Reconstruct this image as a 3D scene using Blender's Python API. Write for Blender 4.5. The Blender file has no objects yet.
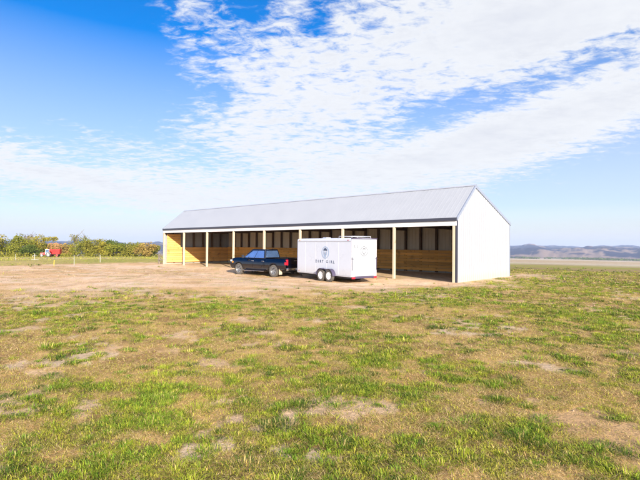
import bpy, math, random
import numpy as np
from mathutils import Vector, Matrix

random.seed(7)
RNG = np.random.default_rng(11)
sc = bpy.context.scene
COL = sc.collection
PI = math.pi

# ------------------------------------------------------------------ camera
CAM_H = 2.13
cam_d = bpy.data.cameras.new('camera')
cam = bpy.data.objects.new('camera', cam_d)
COL.objects.link(cam)
cam_d.sensor_width = 36.0
cam_d.lens = 433.05 / 640.0 * 36.0
cam_d.clip_start = 0.1
cam_d.clip_end = 30000
PITCH, ROLL = 0.0121, 0.009
cam.matrix_world = (Matrix.Translation((0, 0, CAM_H)) @ Matrix.Rotation(PI / 2 + PITCH, 4, 'X')
                    @ Matrix.Rotation(ROLL, 4, 'Z'))
sc.camera = cam

# ------------------------------------------------------------------ sun, exposure
SUN_EL = math.radians(19)
SUN_AZ = math.atan2(0.32, -0.947)          # from +Y towards +X
sun_dir = Vector((math.sin(SUN_AZ) * math.cos(SUN_EL), math.cos(SUN_AZ) * math.cos(SUN_EL), math.sin(SUN_EL)))
sd = bpy.data.lights.new('sun', 'SUN')
sd.energy = 5.0
sd.angle = math.radians(0.6)
sd.color = (1.0, 0.885, 0.745)
sun = bpy.data.objects.new('sun', sd)
COL.objects.link(sun)
sun.rotation_mode = 'QUATERNION'
sun.rotation_quaternion = sun_dir.to_track_quat('Z', 'Y')

sc.view_settings.view_transform = 'Standard'
sc.view_settings.look = 'None'
sc.view_settings.exposure = 1.15
sc.view_settings.gamma = 1.0
sc.view_settings.use_curve_mapping = False
sc.render.engine = 'CYCLES'
sc.cycles.use_denoising = True
sc.cycles.max_bounces = 6
sc.cycles.diffuse_bounces = 5
sc.cycles.volume_bounces = 0
sc.cycles.caustics_reflective = False
sc.cycles.caustics_refractive = False


# ------------------------------------------------------------------ node helpers
class NT:
    """tiny expression builder over a node tree"""
    def __init__(s, tree):
        s.t = tree
        s.n = tree.nodes
        s.l = tree.links

    def _in(s, sock, v):
        if isinstance(v, bpy.types.NodeSocket):
            s.l.new(v, sock)
        else:
            sock.default_value = v

    def m(s, op, a, b=0.0, c=0.0, clamp=False):
        n = s.n.new('ShaderNodeMath')
        n.operation = op
        n.use_clamp = clamp
        s._in(n.inputs[0], a)
        s._in(n.inputs[1], b)
        s._in(n.inputs[2], c)
        return n.outputs[0]

    def ss(s, v, e0, e1):
        n = s.n.new('ShaderNodeMapRange')
        n.interpolation_type = 'SMOOTHSTEP'
        s._in(n.inputs[0], v)
        n.inputs[1].default_value = e0
        n.inputs[2].default_value = e1
        return n.outputs[0]

    def noise(s, vec, scale, detail=4.0, rough=0.55, dist=0.0, out=0):
        n = s.n.new('ShaderNodeTexNoise')
        if vec is not None:
            s.l.new(vec, n.inputs['Vector'])
        n.inputs['Scale'].default_value = scale
        n.inputs['Detail'].default_value = detail
        n.inputs['Roughness'].default_value = rough
        n.inputs['Distortion'].default_value = dist
        return n.outputs[out]

    def mix(s, f, a, b, blend='MIX'):
        n = s.n.new('ShaderNodeMix')
        n.data_type = 'RGBA'
        n.blend_type = blend
        s._in(n.inputs[0], f)
        s._in(n.inputs[6], a)
        s._in(n.inputs[7], b)
        return n.outputs[2]

    def comb(s, x, y, z):
        n = s.n.new('ShaderNodeCombineXYZ')
        s._in(n.inputs[0], x)
        s._in(n.inputs[1], y)
        s._in(n.inputs[2], z)
        return n.outputs[0]

    def mapping(s, vec, scale=(1, 1, 1), rot=(0, 0, 0), loc=(0, 0, 0)):
        n = s.n.new('ShaderNodeMapping')
        s.l.new(vec, n.inputs[0])
        n.inputs['Location'].default_value = loc
        n.inputs['Rotation'].default_value = rot
        n.inputs['Scale'].default_value = scale
        return n.outputs[0]


# ------------------------------------------------------------------ world: sky and clouds
def azel(u, v):
    """bearing and elevation of a direction given by a point of the photograph"""
    a, b = u - 320, v - 240
    cr, sr = math.cos(ROLL), math.sin(ROLL)
    px, py = cr * a + sr * b, -sr * a + cr * b
    x, up = px / 433.05, -py / 433.05
    c, s_ = math.cos(PITCH), math.sin(PITCH)
    y, z = c - s_ * up, s_ + c * up
    return math.atan2(x, y), math.atan2(z, math.hypot(x, y))


W = bpy.data.worlds.new('World')
sc.world = W
W.use_nodes = True
W.node_tree.nodes.clear()
w = NT(W.node_tree)
tc = w.n.new('ShaderNodeTexCoord')
sep = w.n.new('ShaderNodeSeparateXYZ')
w.l.new(tc.outputs['Generated'], sep.inputs[0])
DX, DY, DZ = sep.outputs
sky = w.n.new('ShaderNodeTexSky')
sky.sky_type = 'NISHITA'
sky.sun_disc = False
sky.sun_elevation = SUN_EL
sky.sun_rotation = SUN_AZ
sky.altitude = 600
sky.air_density = 1.0
sky.dust_density = 0.6
sky.ozone_density = 2.0
hs = w.n.new('ShaderNodeHueSaturation')
hs.inputs['Hue'].default_value = 0.512
hs.inputs['Saturation'].default_value = 3.0
hs.inputs['Value'].default_value = 0.95
w.l.new(sky.outputs[0], hs.inputs['Color'])
AZ = w.m('ARCTAN2', DX, DY)
EL = w.m('ARCSINE', DZ)
zz = w.m('ADD', w.m('MAXIMUM', DZ, 0.0), 0.09)
PV = w.comb(w.m('DIVIDE', DX, zz), w.m('DIVIDE', DY, zz), 0.0)   # the cloud deck seen from below
# domain warp so that cloud edges are ragged
wn = w.noise(PV, 0.9, 3.0, 0.6, 0.0, 1)
wsep = w.n.new('ShaderNodeSeparateColor')
w.l.new(wn, wsep.inputs[0])
WA = w.m('MULTIPLY_ADD', w.m('SUBTRACT', wsep.outputs[0], 0.5), 0.16, AZ)
WE = w.m('MULTIPLY_ADD', w.m('SUBTRACT', wsep.outputs[1], 0.5), 0.10, EL)


def blob(u, v, su, sv, rot, amp):
    a0, e0 = azel(u, v)
    a1, e1 = su / 433.0, sv / 433.0
    dx = w.m('SUBTRACT', WA, a0)
    dy = w.m('SUBTRACT', WE, e0)
    c, s_ = math.cos(math.radians(rot)), math.sin(math.radians(rot))
    p = w.m('DIVIDE', w.m('ADD', w.m('MULTIPLY', dx, c), w.m('MULTIPLY', dy, s_)), a1)
    q = w.m('DIVIDE', w.m('SUBTRACT', w.m('MULTIPLY', dy, c), w.m('MULTIPLY', dx, s_)), e1)
    r2 = w.m('ADD', w.m('MULTIPLY', p, p), w.m('MULTIPLY', q, q))
    return w.m('MULTIPLY', w.m('POWER', 2.718, w.m('MULTIPLY', r2, -1.0)), amp)


cov = -0.58
for b in [(480, 20, 190, 75, 4, 1.10), (270, 60, 85, 85, 25, 0.50), (340, 140, 140, 50, 0, 0.66),
          (190, 195, 200, 32, -4, 0.72), (-10, 150, 120, 17, -14, 0.62), (100, 178, 120, 14, -8, 0.40),
          (610, 20, 150, 45, 0, 0.62), (520, 125, 150, 28, 14, 1.0), (430, 165, 130, 26, 8, 0.50), (640, 98, 60, 14, 16, .4),
          (540, 80, 120, 16, 15, -0.85), (415, 116, 60, 20, 20, -0.55), (85, 125, 50, 10, -18, 0.45), (240, 130, 60, 25, 0, .22),
          (218, 98, 14, 20, 0, -0.35), (322, 16, 26, 14, 30, -0.6), (258, 12, 30, 12, 0, -0.5), (180, 40, 26, 34, 20, .25),
          (50, 50, 120, 60, 0, -0.5), (630, 190, 110, 26, 8, -0.25), (195, 8, 25, 10, 0, .3)]:
    cov = w.m('ADD', cov, blob(*b))
# clouds outside the photograph: scattered over the rest of the sky, thin on the left
away = w.ss(w.m('ABSOLUTE', AZ), 0.75, 1.3)
cov = w.m('ADD', cov, w.m('MULTIPLY', away, w.m('ADD', w.m('MULTIPLY', w.ss(AZ, -1.2, 0.9), 0.5), w.m('MULTIPLY', w.ss(AZ, -2.2, -2.8), 0.5))))
n1 = w.noise(w.mapping(PV, (1.0, 1.35, 1)), 1.5, 6.0, 0.60, 0.4)
n2 = w.noise(w.mapping(PV, (1.0, 1.5, 1), (0, 0, 0.5)), 9.5, 6.0, 0.66, 0.35)
den = w.m('ADD', cov, w.m('MULTIPLY', w.m('SUBTRACT', n1, 0.5), 1.3))
puff = w.m('SUBTRACT', 1.0, w.ss(w.m('ABSOLUTE', w.m('SUBTRACT', cov, 0.15)), 0.25, 1.15))
den = w.m('ADD', den, w.m('MULTIPLY', w.m('MULTIPLY', w.m('SUBTRACT', n2, 0.5), 3.1), w.m('MULTIPLY_ADD', puff, 0.8, 0.2)))
cloud = w.ss(den, -0.45, 0.55)
cloud = w.m('MULTIPLY', cloud, w.ss(EL, -0.01, 0.06))
# cloud brightness: brighter rims, slightly grey cores
thick = w.ss(den, 0.15, 1.5)
n3 = w.noise(PV, 2.6, 5.0, 0.6)
ccol = w.mix(w.m('MULTIPLY', thick, w.m('MULTIPLY_ADD', n3, 2.0, -0.55, True)), (4.05, 4.12, 4.25, 1), (3.1, 3.2, 3.55, 1))
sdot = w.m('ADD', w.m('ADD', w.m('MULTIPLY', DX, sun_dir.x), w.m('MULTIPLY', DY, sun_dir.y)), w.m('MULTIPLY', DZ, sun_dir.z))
fill_glow = w.m('MULTIPLY_ADD', w.m('POWER', w.m('MAXIMUM', sdot, 0.0), 2.6), 5.0, 1.0)  # unseen clouds round the sun brightened as fill for the shed interior
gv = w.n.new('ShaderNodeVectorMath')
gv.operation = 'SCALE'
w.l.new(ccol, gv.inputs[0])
w.l.new(fill_glow, gv.inputs['Scale'])
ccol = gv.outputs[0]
# pale haze band above the horizon
hz = w.m('POWER', w.m('SUBTRACT', 1.0, w.m('MINIMUM', w.m('ABSOLUTE', w.m('MULTIPLY', EL, 2.32)), 1.0)), 0.85)
skyc = w.mix(w.m('MULTIPLY', hz, 0.98), hs.outputs[0], (3.62, 3.64, 3.98, 1))
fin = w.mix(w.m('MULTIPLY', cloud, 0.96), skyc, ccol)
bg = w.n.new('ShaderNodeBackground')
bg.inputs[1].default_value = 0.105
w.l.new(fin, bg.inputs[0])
wo = w.n.new('ShaderNodeOutputWorld')
w.l.new(bg.outputs[0], wo.inputs[0])


# ------------------------------------------------------------------ numpy noise
def _hash(ix, iy, seed):
    h = (ix.astype(np.int64) * 374761393 + iy.astype(np.int64) * 668265263 + seed * 974634777) & 0xFFFFFFFF
    h = ((h ^ (h >> 13)) * 1274126177) & 0xFFFFFFFF
    h = (h ^ (h >> 16)) & 0xFFFFFF
    return h / float(0xFFFFFF)


def vnoise(x, y, seed=0):
    ix, iy = np.floor(x), np.floor(y)
    fx, fy = x - ix, y - iy
    fx, fy = fx * fx * (3 - 2 * fx), fy * fy * (3 - 2 * fy)
    a, b = _hash(ix, iy, seed), _hash(ix + 1, iy, seed)
    c, d = _hash(ix, iy + 1, seed), _hash(ix + 1, iy + 1, seed)
    return (a * (1 - fx) + b * fx) * (1 - fy) + (c * (1 - fx) + d * fx) * fy


def fbm(x, y, seed=0, octv=4, gain=0.5):
    s, a, t = 0.0, 1.0, 0.0
    for o in range(octv):
        s = s + a * vnoise(x * 2 ** o + 17.3 * o, y * 2 ** o - 9.1 * o, seed + o)
        t += a
        a *= gain
    return s / t


def sstep(v, a, b):
    t = np.clip((v - a) / (b - a), 0, 1)
    return t * t * (3 - 2 * t)


# ------------------------------------------------------------------ barn placement (needed by the ground)
BX, BY, BYAW = 8.056, 25.429, 0.7388
BL, BD, BE, BR, BT = 34.79, 8.80, 3.876, 5.98, 0.2931
B_A = np.array([-math.cos(BYAW), math.sin(BYAW)])
B_B = np.array([math.sin(BYAW), math.cos(BYAW)])


def barn_uv(x, y):
    return (x - BX) * B_A[0] + (y - BY) * B_A[1], (x - BX) * B_B[0] + (y - BY) * B_B[1]


def poly_sd(x, y, P):
    """signed distance to a polygon, positive inside"""
    d = np.full(x.shape, 1e9)
    ins = np.zeros(x.shape, bool)
    n = len(P)
    for i in range(n):
        (x0, y0), (x1, y1) = P[i], P[(i + 1) % n]
        ex, ey = x1 - x0, y1 - y0
        t = np.clip(((x - x0) * ex + (y - y0) * ey) / (ex * ex + ey * ey), 0, 1)
        d = np.minimum(d, np.hypot(x - x0 - t * ex, y - y0 - t * ey))
        if ey != 0:
            c = ((y0 > y) != (y1 > y)) & (x < ex * (y - y0) / ey + x0)
            ins ^= c
    return np.where(ins, d, -d)


PAD = [(-36, 32), (-27, 24.5), (-18, 21.5), (-13.5, 18), (-9, 21), (-3, 19.5), (1.5, 20.5), (5.5, 22.6), (8.8, 24.2),
       (12.2, 28.2), (17, 33.0), (16.5, 35.5), (9, 30), (-17, 52), (-21, 52.5), (-27, 46), (-30, 40)]
R_K = [0, 30, 50, 75, 100, 130, 200, 500, 1000, 2000, 3000, 9000]
Z_K = [0, 0, -0.12, -0.45, -1.0, -1.5, -3.05, -10.6, -22.5, -46, -70, -190]


def gz(x, y):
    x = np.asarray(x, float)
    y = np.asarray(y, float)
    r = np.hypot(x, y)
    z = np.interp(r, R_K, Z_K)
    u, v = barn_uv(x, y)
    dip = sstep(v, -9.5, -6) * (1 - sstep(v, -1.2, -0.1)) * sstep(u, -3, 3) * (1 - sstep(u, 30, 40))
    z = z - 0.20 * dip - 0.12 * np.exp(-((x + 5.0) ** 2 + (y - 33.4) ** 2) / 13.0)
    calm = sstep(v, -8, -5) * (1 - sstep(v, 9, 12)) * sstep(u, -4, -0.5) * (1 - sstep(u, 35, 39))
    amp = 0.10 * (1 - 0.9 * calm) * sstep(r, 0.5, 4)
    z = z + amp * (fbm(x * 0.45, y * 0.45, 3, 4) - 0.5) * (1 - sstep(r, 60, 150))
    z = z + 0.9 * (fbm(x * 0.02, y * 0.02, 9, 3) - 0.5) * sstep(r, 60, 140)
    z = z - 0.035 * tracks(x, y) * sstep(poly_sd(x, y, PAD), -1, 1) * (r < 70)
    # low bank on the left beyond the yard
    z = z + 0.35 * np.exp(-((poly_sd(x, y, PAD) + 9) / 5.0) ** 2) * sstep(-x, 16, 24) * sstep(y, 22, 34)
    # hills round the valley
    az = np.arctan2(x, y)
    hm = sstep(r, 2850, 4300)
    crest = 74 + 85 * (fbm(az * 24 + 40, r / 2500 + 2.2, 21, 5, 0.6) - 0.5) + np.where(az < 0, -8 - 12 * sstep(az, -.53, -.40), -18 + 10 * sstep(az, 0.50, 0.57) + 6 * np.sin(az * 34))
    crest = crest + np.interp(r, [3000, 4300, 9000], [0, 30, 150])
    rough = (fbm(x / 360, y / 520, 31, 5, 0.6) - 0.5)
    z = z + hm * (crest + 95 * rough * (1 - 0.3 * sstep(r, 4000, 5000)))
    z = z + sstep(r, 2500, 2900) * (1 - sstep(r, 3300, 3800)) * 26 * np.clip(fbm(x / 300, y / 300, 51, 3) - 0.42, 0, 1)
    return z


TRACKS = [[(-26, 34), (-16, 30), (-8.5, 28.6), (-4, 29.3), (-1, 29.6)], [(-30, 27), (-17, 25.5), (-6, 25.0), (2, 24.3), (6, 24.6)],
          [(-24, 38), (-15, 36.5), (-9.5, 35), (-6, 31.8), (-2.5, 27.0), (2, 22.5)], [(-12, 20), (-11, 28), (-13, 38), (-18, 46)]]


def tracks(x, y):
    """worn wheel lines across the yard"""
    out = np.zeros(x.shape)
    wob = .5 * (fbm(x * .3, y * .3, 131, 2) - .5)
    for T in TRACKS:
        d = np.full(x.shape, 1e9)
        for (x0, y0), (x1, y1) in zip(T[:-1], T[1:]):
            ex, ey = x1 - x0, y1 - y0
            t = np.clip(((x - x0) * ex + (y - y0) * ey) / (ex * ex + ey * ey), 0, 1)
            d = np.minimum(d, np.hypot(x - x0 - t * ex, y - y0 - t * ey))
        out = np.maximum(out, np.exp(-((np.abs(d + wob) - .85) / .19) ** 2))
    return out * (.35 + .65 * sstep(fbm(x * .8, y * .8, 132, 3), .35, .6))


def masks(x, y):
    """bare soil, greenness and wear of the ground at a place"""
    x = np.asarray(x, float)
    y = np.asarray(y, float)
    r = np.hypot(x, y)
    sdp = poly_sd(x, y, PAD)
    pad = sstep(sdp + 6.0 * (fbm(x * 0.30, y * 0.35, 61, 4, 0.6) - 0.5) + 4.0 * (fbm(x * 1.5, y * 1.2, 62, 4, .6) - 0.5), -2.4 - 1.8 * sstep(-x, 2, 10), 1.3)
    g1 = fbm(x * 0.22, y * 0.22, 71, 3)
    g2 = fbm(x * 1.25, y * 1.1, 72, 4, 0.6)
    g3 = fbm(x * 3.0, y * 3.0, 73, 3, 0.6)
    green = np.clip(0.61 + 1.3 * (g1 - 0.5) + 1.7 * (g2 - 0.5) + 2.4 * (g3 - 0.5) + 0.017 * x, 0, 1)
    pt = fbm(x * 0.95 + 5, y * 1.05, 81, 4, 0.6) + 0.07 * sstep(-x, -2, 8)
    patch = sstep(pt + 0.45 * (g3 - 0.5), 0.645, 0.70) * (1 - sstep(r, 30, 50))
    return pad, green, patch, g1, g2, g3


def ground_colour(x, y):
    pad, green, patch, g1, g2, g3 = masks(x, y)
    r = np.hypot(x, y)
    az = np.arctan2(x, y)
    C = lambda *c: np.array(c)[None, :]
    L = lambda a, b, t: a * (1 - t[:, None]) + b * t[:, None]
    n = len(x)
    thatch = L(np.repeat(C(.52, .34, .135), n, 0), C(.12, .095, .03), sstep(green, .3, .75))  # green zones darkened: soil, dead matter and painted shade under the grass
    thatch = L(thatch, C(.27, .15, .07), sstep(fbm(x * 1.9, y * 1.9, 91, 4, .6), .52, .66) * .75)
    sand = L(np.repeat(C(.66, .455, .285), n, 0), C(.56, .355, .18), sstep(fbm(x * .25, y * .5, 92, 4), .42, .66))
    sand = L(sand, C(.68, .52, .375), sstep(fbm(x * .5, y * .9, 93, 4), .55, .7) * .7)
    c = L(thatch, sand * (1 - .08 * patch * (1 - pad))[:, None], np.maximum(pad, patch * .80))
    c = L(c, C(.40, .25, .13), pad * tracks(x, y) * .75)
    # straw litter and weeds on the yard
    c = L(c, C(.30, .25, .08), pad * sstep(fbm(x * .6, y * 1.1, 94, 4, .6), .60, .72) * .55)
    # meadow beyond the yard
    md = sstep(r, 34, 60) * (1 - pad)
    mead = L(np.repeat(C(.27, .26, .06), n, 0), C(.40, .31, .12), sstep(fbm(x * .05, y * .09, 95, 4), .40, .62))
    c = L(c, mead, md)
    # bare pale strip in the field in front of the tractor
    strip = np.exp(-((r - 100) / 16.0) ** 2) * sstep(az, -.64, -.54) * (1 - sstep(az, -.46, -.39))
    c = L(c, C(.44, .33, .21), np.clip(strip * 1.1, 0, .85))
    lush = np.exp(-((r - 165) / 22.0) ** 2) * (az < 0)
    c = L(c, C(.13, .22, .05), lush * .75)
    # right-hand field: brown bands, then the pale valley floor
    rt = sstep(az, .1, .3)
    band = np.exp(-((r - 39 + 6 * (az - .6) * 6) / 1.6) ** 2) + np.exp(-((r - 47 + 5 * (az - .6) * 6) / 2.4) ** 2) * .8
    c = L(c, C(.085, .06, .03), np.clip(rt * band * (0.7 + 0.8 * (fbm(x * .3, y * .3, 96, 3) - .3)), 0, .85))
    brown = sstep(r, 44, 54) * (1 - sstep(r, 150, 260)) * rt
    c = L(c, L(np.repeat(C(.30, .21, .10), n, 0), C(.26, .25, .06), sstep(fbm(x * .03, y * .08, 97, 4), .45, .6)), brown * .85)
    far = np.maximum(sstep(r, 120, 330), rt * sstep(r + 10 * fbm(x * .1, y * .1, 44, 3), 66, 92))
    plain = L(np.repeat(C(.42, .32, .20), n, 0), C(.52, .45, .36), sstep(fbm(x * .002, y * .006, 98, 4), .40, .60))
    plain = L(plain, C(.13, .10, .06), sstep(fbm(x * .0035, y * .012, 99, 4, .6), .58, .66) * .8)
    c = L(c, plain, far)
    hill = sstep(r, 2700, 3100)
    hcol = L(np.repeat(C(.25, .175, .125), n, 0), C(.018, .018, .04), sstep(fbm(x / 210, y / 420, 101, 6, .65) + .10 * sstep(r, 3500, 4200), .43, .50))
    c = L(c, hcol, hill)
    # shed floor: straw bedding lightened to bounce light onto the inner boards
    u, v = barn_uv(x, y)
    ins = sstep(v, 0.1, 1.6) * (1 - sstep(v, BD - .1, BD + .2)) * sstep(u, -.1, .1) * (1 - sstep(u, BL, BL + .2))
    c = L(c, C(.56, .41, .24) * (0.8 + 0.4 * g3[:, None]), ins * .9)
    return np.clip(c * (0.86 + 0.28 * g3[:, None]), 0, 1)


# ------------------------------------------------------------------ materials
def material(name, col, rough=0.6, metal=0.0, var=0.08, vscale=6.0, spec=0.5, bump=0.0, bscale=40.0, island=0.0, coat=0.0, dirt=None):
    m = bpy.data.materials.new(name)
    m.use_nodes = True
    t = NT(m.node_tree)
    p = m.node_tree.nodes['Principled BSDF']
    tcn = t.n.new('ShaderNodeTexCoord')
    ob = tcn.outputs['Object']
    nz = t.noise(ob, vscale, 5.0, 0.6)
    c4 = (*col, 1)
    lo = tuple(max(0, c * (1 - var * 2)) for c in col) + (1,)
    hi = tuple(min(1, c * (1 + var * 2)) for c in col) + (1,)
    out = t.mix(nz, lo, hi)
    if island:
        g = t.n.new('ShaderNodeNewGeometry')
        f = t.m('MULTIPLY_ADD', g.outputs['Random Per Island'], 2 * island, 1 - island)
        vm = t.n.new('ShaderNodeVectorMath')
        vm.operation = 'SCALE'
        t.l.new(out, vm.inputs[0])
        t.l.new(f, vm.inputs['Scale'])
        out = vm.outputs[0]
    if dirt:
        dc, z0, z1, amt = dirt
        sp = t.n.new('ShaderNodeSeparateXYZ')
        t.l.new(ob, sp.inputs[0])
        f = t.m('MULTIPLY', t.m('SUBTRACT', 1.0, t.ss(t.m('ADD', sp.outputs[2], t.m('MULTIPLY', t.noise(ob, 3.0, 5.0, .65), -0.35 * (z1 - z0))), z0, z1)), amt)
        out = t.mix(f, out, (*dc, 1))
    t.l.new(out, p.inputs['Base Color'])
    p.inputs['Roughness'].default_value = rough
    p.inputs['Metallic'].default_value = metal
    p.inputs['Specular IOR Level'].default_value = spec
    p.inputs['Coat Weight'].default_value = coat
    p.inputs['Coat Roughness'].default_value = 0.04
    t.l.new(t.m('MULTIPLY_ADD', nz, 0.25, rough - 0.12, clamp=True), p.inputs['Roughness'])
    if bump:
        bn = t.n.new('ShaderNodeBump')
        bn.inputs['Strength'].default_value = bump
        bn.inputs['Distance'].default_value = 0.02
        t.l.new(t.noise(ob, bscale, 4.0, 0.6), bn.inputs['Height'])
        t.l.new(bn.outputs[0], p.inputs['Normal'])
    return m


def wood_material(name, col, var=0.3, axis=0, dark=0.55):
    """boards with grain along one axis, one tone per board"""
    m = bpy.data.materials.new(name)
    m.use_nodes = True
    t = NT(m.node_tree)
    p = m.node_tree.nodes['Principled BSDF']
    tcn = t.n.new('ShaderNodeTexCoord')
    s_ = [14.0, 14.0, 14.0]
    s_[axis] = 0.9
    g = t.n.new('ShaderNodeNewGeometry')
    off = t.comb(t.m('MULTIPLY', g.outputs['Random Per Island'], 31.0), 0.0, t.m('MULTIPLY', g.outputs['Random Per Island'], 17.0))
    va = t.n.new('ShaderNodeVectorMath')
    va.operation = 'ADD'
    t.l.new(t.mapping(tcn.outputs['Object'], s_), va.inputs[0])
    t.l.new(off, va.inputs[1])
    gr = t.noise(va.outputs[0], 1.0, 5.0, 0.65, 0.6)
    lo = tuple(c * dark for c in col) + (1,)
    hi = tuple(min(1, c * 1.25) for c in col) + (1,)
    out = t.mix(gr, lo, hi)
    knot = t.noise(tcn.outputs['Object'], 2.3, 2.0, 0.5)
    out = t.mix(t.m('MULTIPLY', t.ss(knot, 0.60, 0.72), 0.55), out, tuple(c * 0.4 for c in col) + (1,))
    f = t.m('MULTIPLY_ADD', g.outputs['Random Per Island'], 2 * var, 1 - var)
    vm = t.n.new('ShaderNodeVectorMath')
    vm.operation = 'SCALE'
    t.l.new(out, vm.inputs[0])
    t.l.new(f, vm.inputs['Scale'])
    t.l.new(vm.outputs[0], p.inputs['Base Color'])
    p.inputs['Roughness'].default_value = 0.75
    p.inputs['Specular IOR Level'].default_value = 0.25
    return m


def leaf_material(name, c0, c1, trans=0.35):
    m = bpy.data.materials.new(name)
    m.use_nodes = True
    t = NT(m.node_tree)
    m.node_tree.nodes.clear()
    g = t.n.new('ShaderNodeNewGeometry')
    tcn = t.n.new('ShaderNodeTexCoord')
    f = t.m('ADD', t.m('MULTIPLY', g.outputs['Random Per Island'], 0.6), t.m('MULTIPLY', t.noise(tcn.outputs['Object'], 0.5, 3.0), 0.45), clamp=True)
    col = t.mix(f, (*c0, 1), (*c1, 1))
    d = t.n.new('ShaderNodeBsdfDiffuse')
    tr = t.n.new('ShaderNodeBsdfTranslucent')
    t.l.new(col, d.inputs[0])
    t.l.new(col, tr.inputs[0])
    mx = t.n.new('ShaderNodeMixShader')
    mx.inputs[0].default_value = trans
    t.l.new(d.outputs[0], mx.inputs[1])
    t.l.new(tr.outputs[0], mx.inputs[2])
    o = t.n.new('ShaderNodeOutputMaterial')
    t.l.new(mx.outputs[0], o.inputs[0])
    return m


def glass_material(name, col, rough=0.03, metal=0.0):
    m = bpy.data.materials.new(name)
    m.use_nodes = True
    p = m.node_tree.nodes['Principled BSDF']
    t = NT(m.node_tree)
    tcn = t.n.new('ShaderNodeTexCoord')
    t.l.new(t.mix(t.noise(tcn.outputs['Object'], 3.0), tuple(c * .8 for c in col) + (1,), tuple(c * 1.2 for c in col) + (1,)), p.inputs['Base Color'])
    p.inputs['Roughness'].default_value = rough
    p.inputs['Specular IOR Level'].default_value = 0.9
    p.inputs['Coat Weight'].default_value = 0.6
    p.inputs['Metallic'].default_value = metal
    return m


M = {}
M['roof'] = material('pale_grey_roof_metal', (.345, .36, .385), .5, .0, .04, .8, .5)
M['wall_white'] = material('white_wall_metal', (.285, .30, .33), .45, .0, .025, .9, .4, dirt=((.45, .35, .24), 0.0, .55, .55))
M['wall_inner'] = material('inner_wall_metal', (.50, .465, .40), .5, .0, .06, 1.2, .4)
M['trim'] = material('dark_grey_trim', (.042, .045, .065), .45, .0, .06, 2, .5)
M['rake'] = material('grey_rake_trim', (.20, .23, .30), .45, .0, .06, 2, .5)
M['fascia'] = material('white_fascia', (.66, .67, .69), .5, .0, .03, 2, .4)
M['board'] = wood_material('lumber_boards', (.82, .44, .12), .25, 0)
M['board_side'] = wood_material('lumber_boards_side', (.74, .41, .13), .2, 1)
M['post'] = wood_material('pale_timber', (.52, .435, .31), .1, 2, .75)
M['dark_timber'] = wood_material('dark_brown_timber', (.10, .065, .04), .2, 2, .6)  # dark brown tone for wall posts, rafters and purlins
M['old_wood'] = wood_material('weathered_wood', (.26, .22, .17), .25, 2, .6)
M['paint'] = material('dark_blue_paint', (.0007, .0018, .008), .09, .3, .05, 3, .6, coat=1.0, dirt=((.22, .16, .10), .30, .70, .15))
M['black_plastic'] = material('black_plastic', (.018, .018, .02), .5, .0, .1, 8, .4)
M['rubber'] = material('dusty_tyre_rubber', (.10, .092, .082), .85, .0, .15, 9, .2)
M['rim_dark'] = material('grey_alloy', (.30, .31, .33), .35, .6, .1, 8, .5)
M['rim_white'] = material('white_wheel_paint', (.72, .72, .74), .4, .0, .06, 6, .5)
M['chrome'] = material('chrome', (.62, .63, .66), .18, 1.0, .05, 6, .5)
M['glass'] = glass_material('tinted_glass', (.20, .36, .70), .03, .8)
M['lamp_glass'] = glass_material('clear_lamp_glass', (.62, .64, .66), .12)
M['red_lens'] = material('red_lens', (.42, .012, .03), .2, .0, .08, 12, .6)
M['amber'] = material('amber_lens', (.6, .22, .02), .25, .0, .08, 12, .6)
M['skirt'] = material('dust_coated_flap', (.45, .38, .29), .8, .0, .1, 6, .3)
M['trailer'] = material('white_trailer_skin', (.56, .60, .68), .3, .0, .02, 1.2, .5, dirt=((.48, .40, .30), .3, 1.0, .25))
M['trailer_trim'] = material('trailer_rail_metal', (.55, .56, .60), .35, .4, .05, 4, .5)
M['trailer_seam'] = material('trailer_seam', (.68, .69, .73), .35, .0, .04, 4, .5)
M['dark_trim'] = material('dark_violet_trim', (.055, .045, .085), .45, .0, .1, 5, .5)
M['chassis'] = material('black_chassis', (.03, .028, .028), .6, .0, .15, 6, .4)
M['ink'] = material('dark_print', (.05, .075, .14), .5, .0, .05, 10, .3)
M['ink_mid'] = material('blue_grey_print', (.30, .40, .56), .5, .0, .05, 10, .3)
M['ink_faded'] = material('sun_faded_print', (.17, .18, .20), .5, .0, .05, 10, .3)
M['ink_pale'] = material('faded_print', (.56, .58, .62), .5, .0, .04, 10, .3)
M['ink_tan'] = material('faded_tan_print', (.50, .46, .36), .5, .0, .04, 10, .3)
M['red'] = material('red_farm_paint', (.55, .018, .015), .4, .0, .12, 2, .5)
M['rusty'] = material('rusty_rack_steel', (.36, .12, .08), .6, .0, .15, 3, .4)
M['tractor_white'] = material('white_cab_paint', (.74, .72, .72), .4, .0, .08, 2, .5)
M['tractor_dark'] = material('dark_tractor_body', (.045, .045, .06), .5, .0, .15, 2, .4)
M['white_post'] = material('white_post_plastic', (.36, .35, .32), .5, .0, .06, 6, .4)
M['yellow'] = material('yellow_stake_paint', (.72, .50, .05), .5, .0, .1, 6, .4)
M['wire'] = material('wire', (.42, .40, .37), .5, .6, .1, 6, .4)
M['bark'] = material('bark', (.15, .12, .09), .9, .0, .2, 3, .2, .6, 8)


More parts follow.
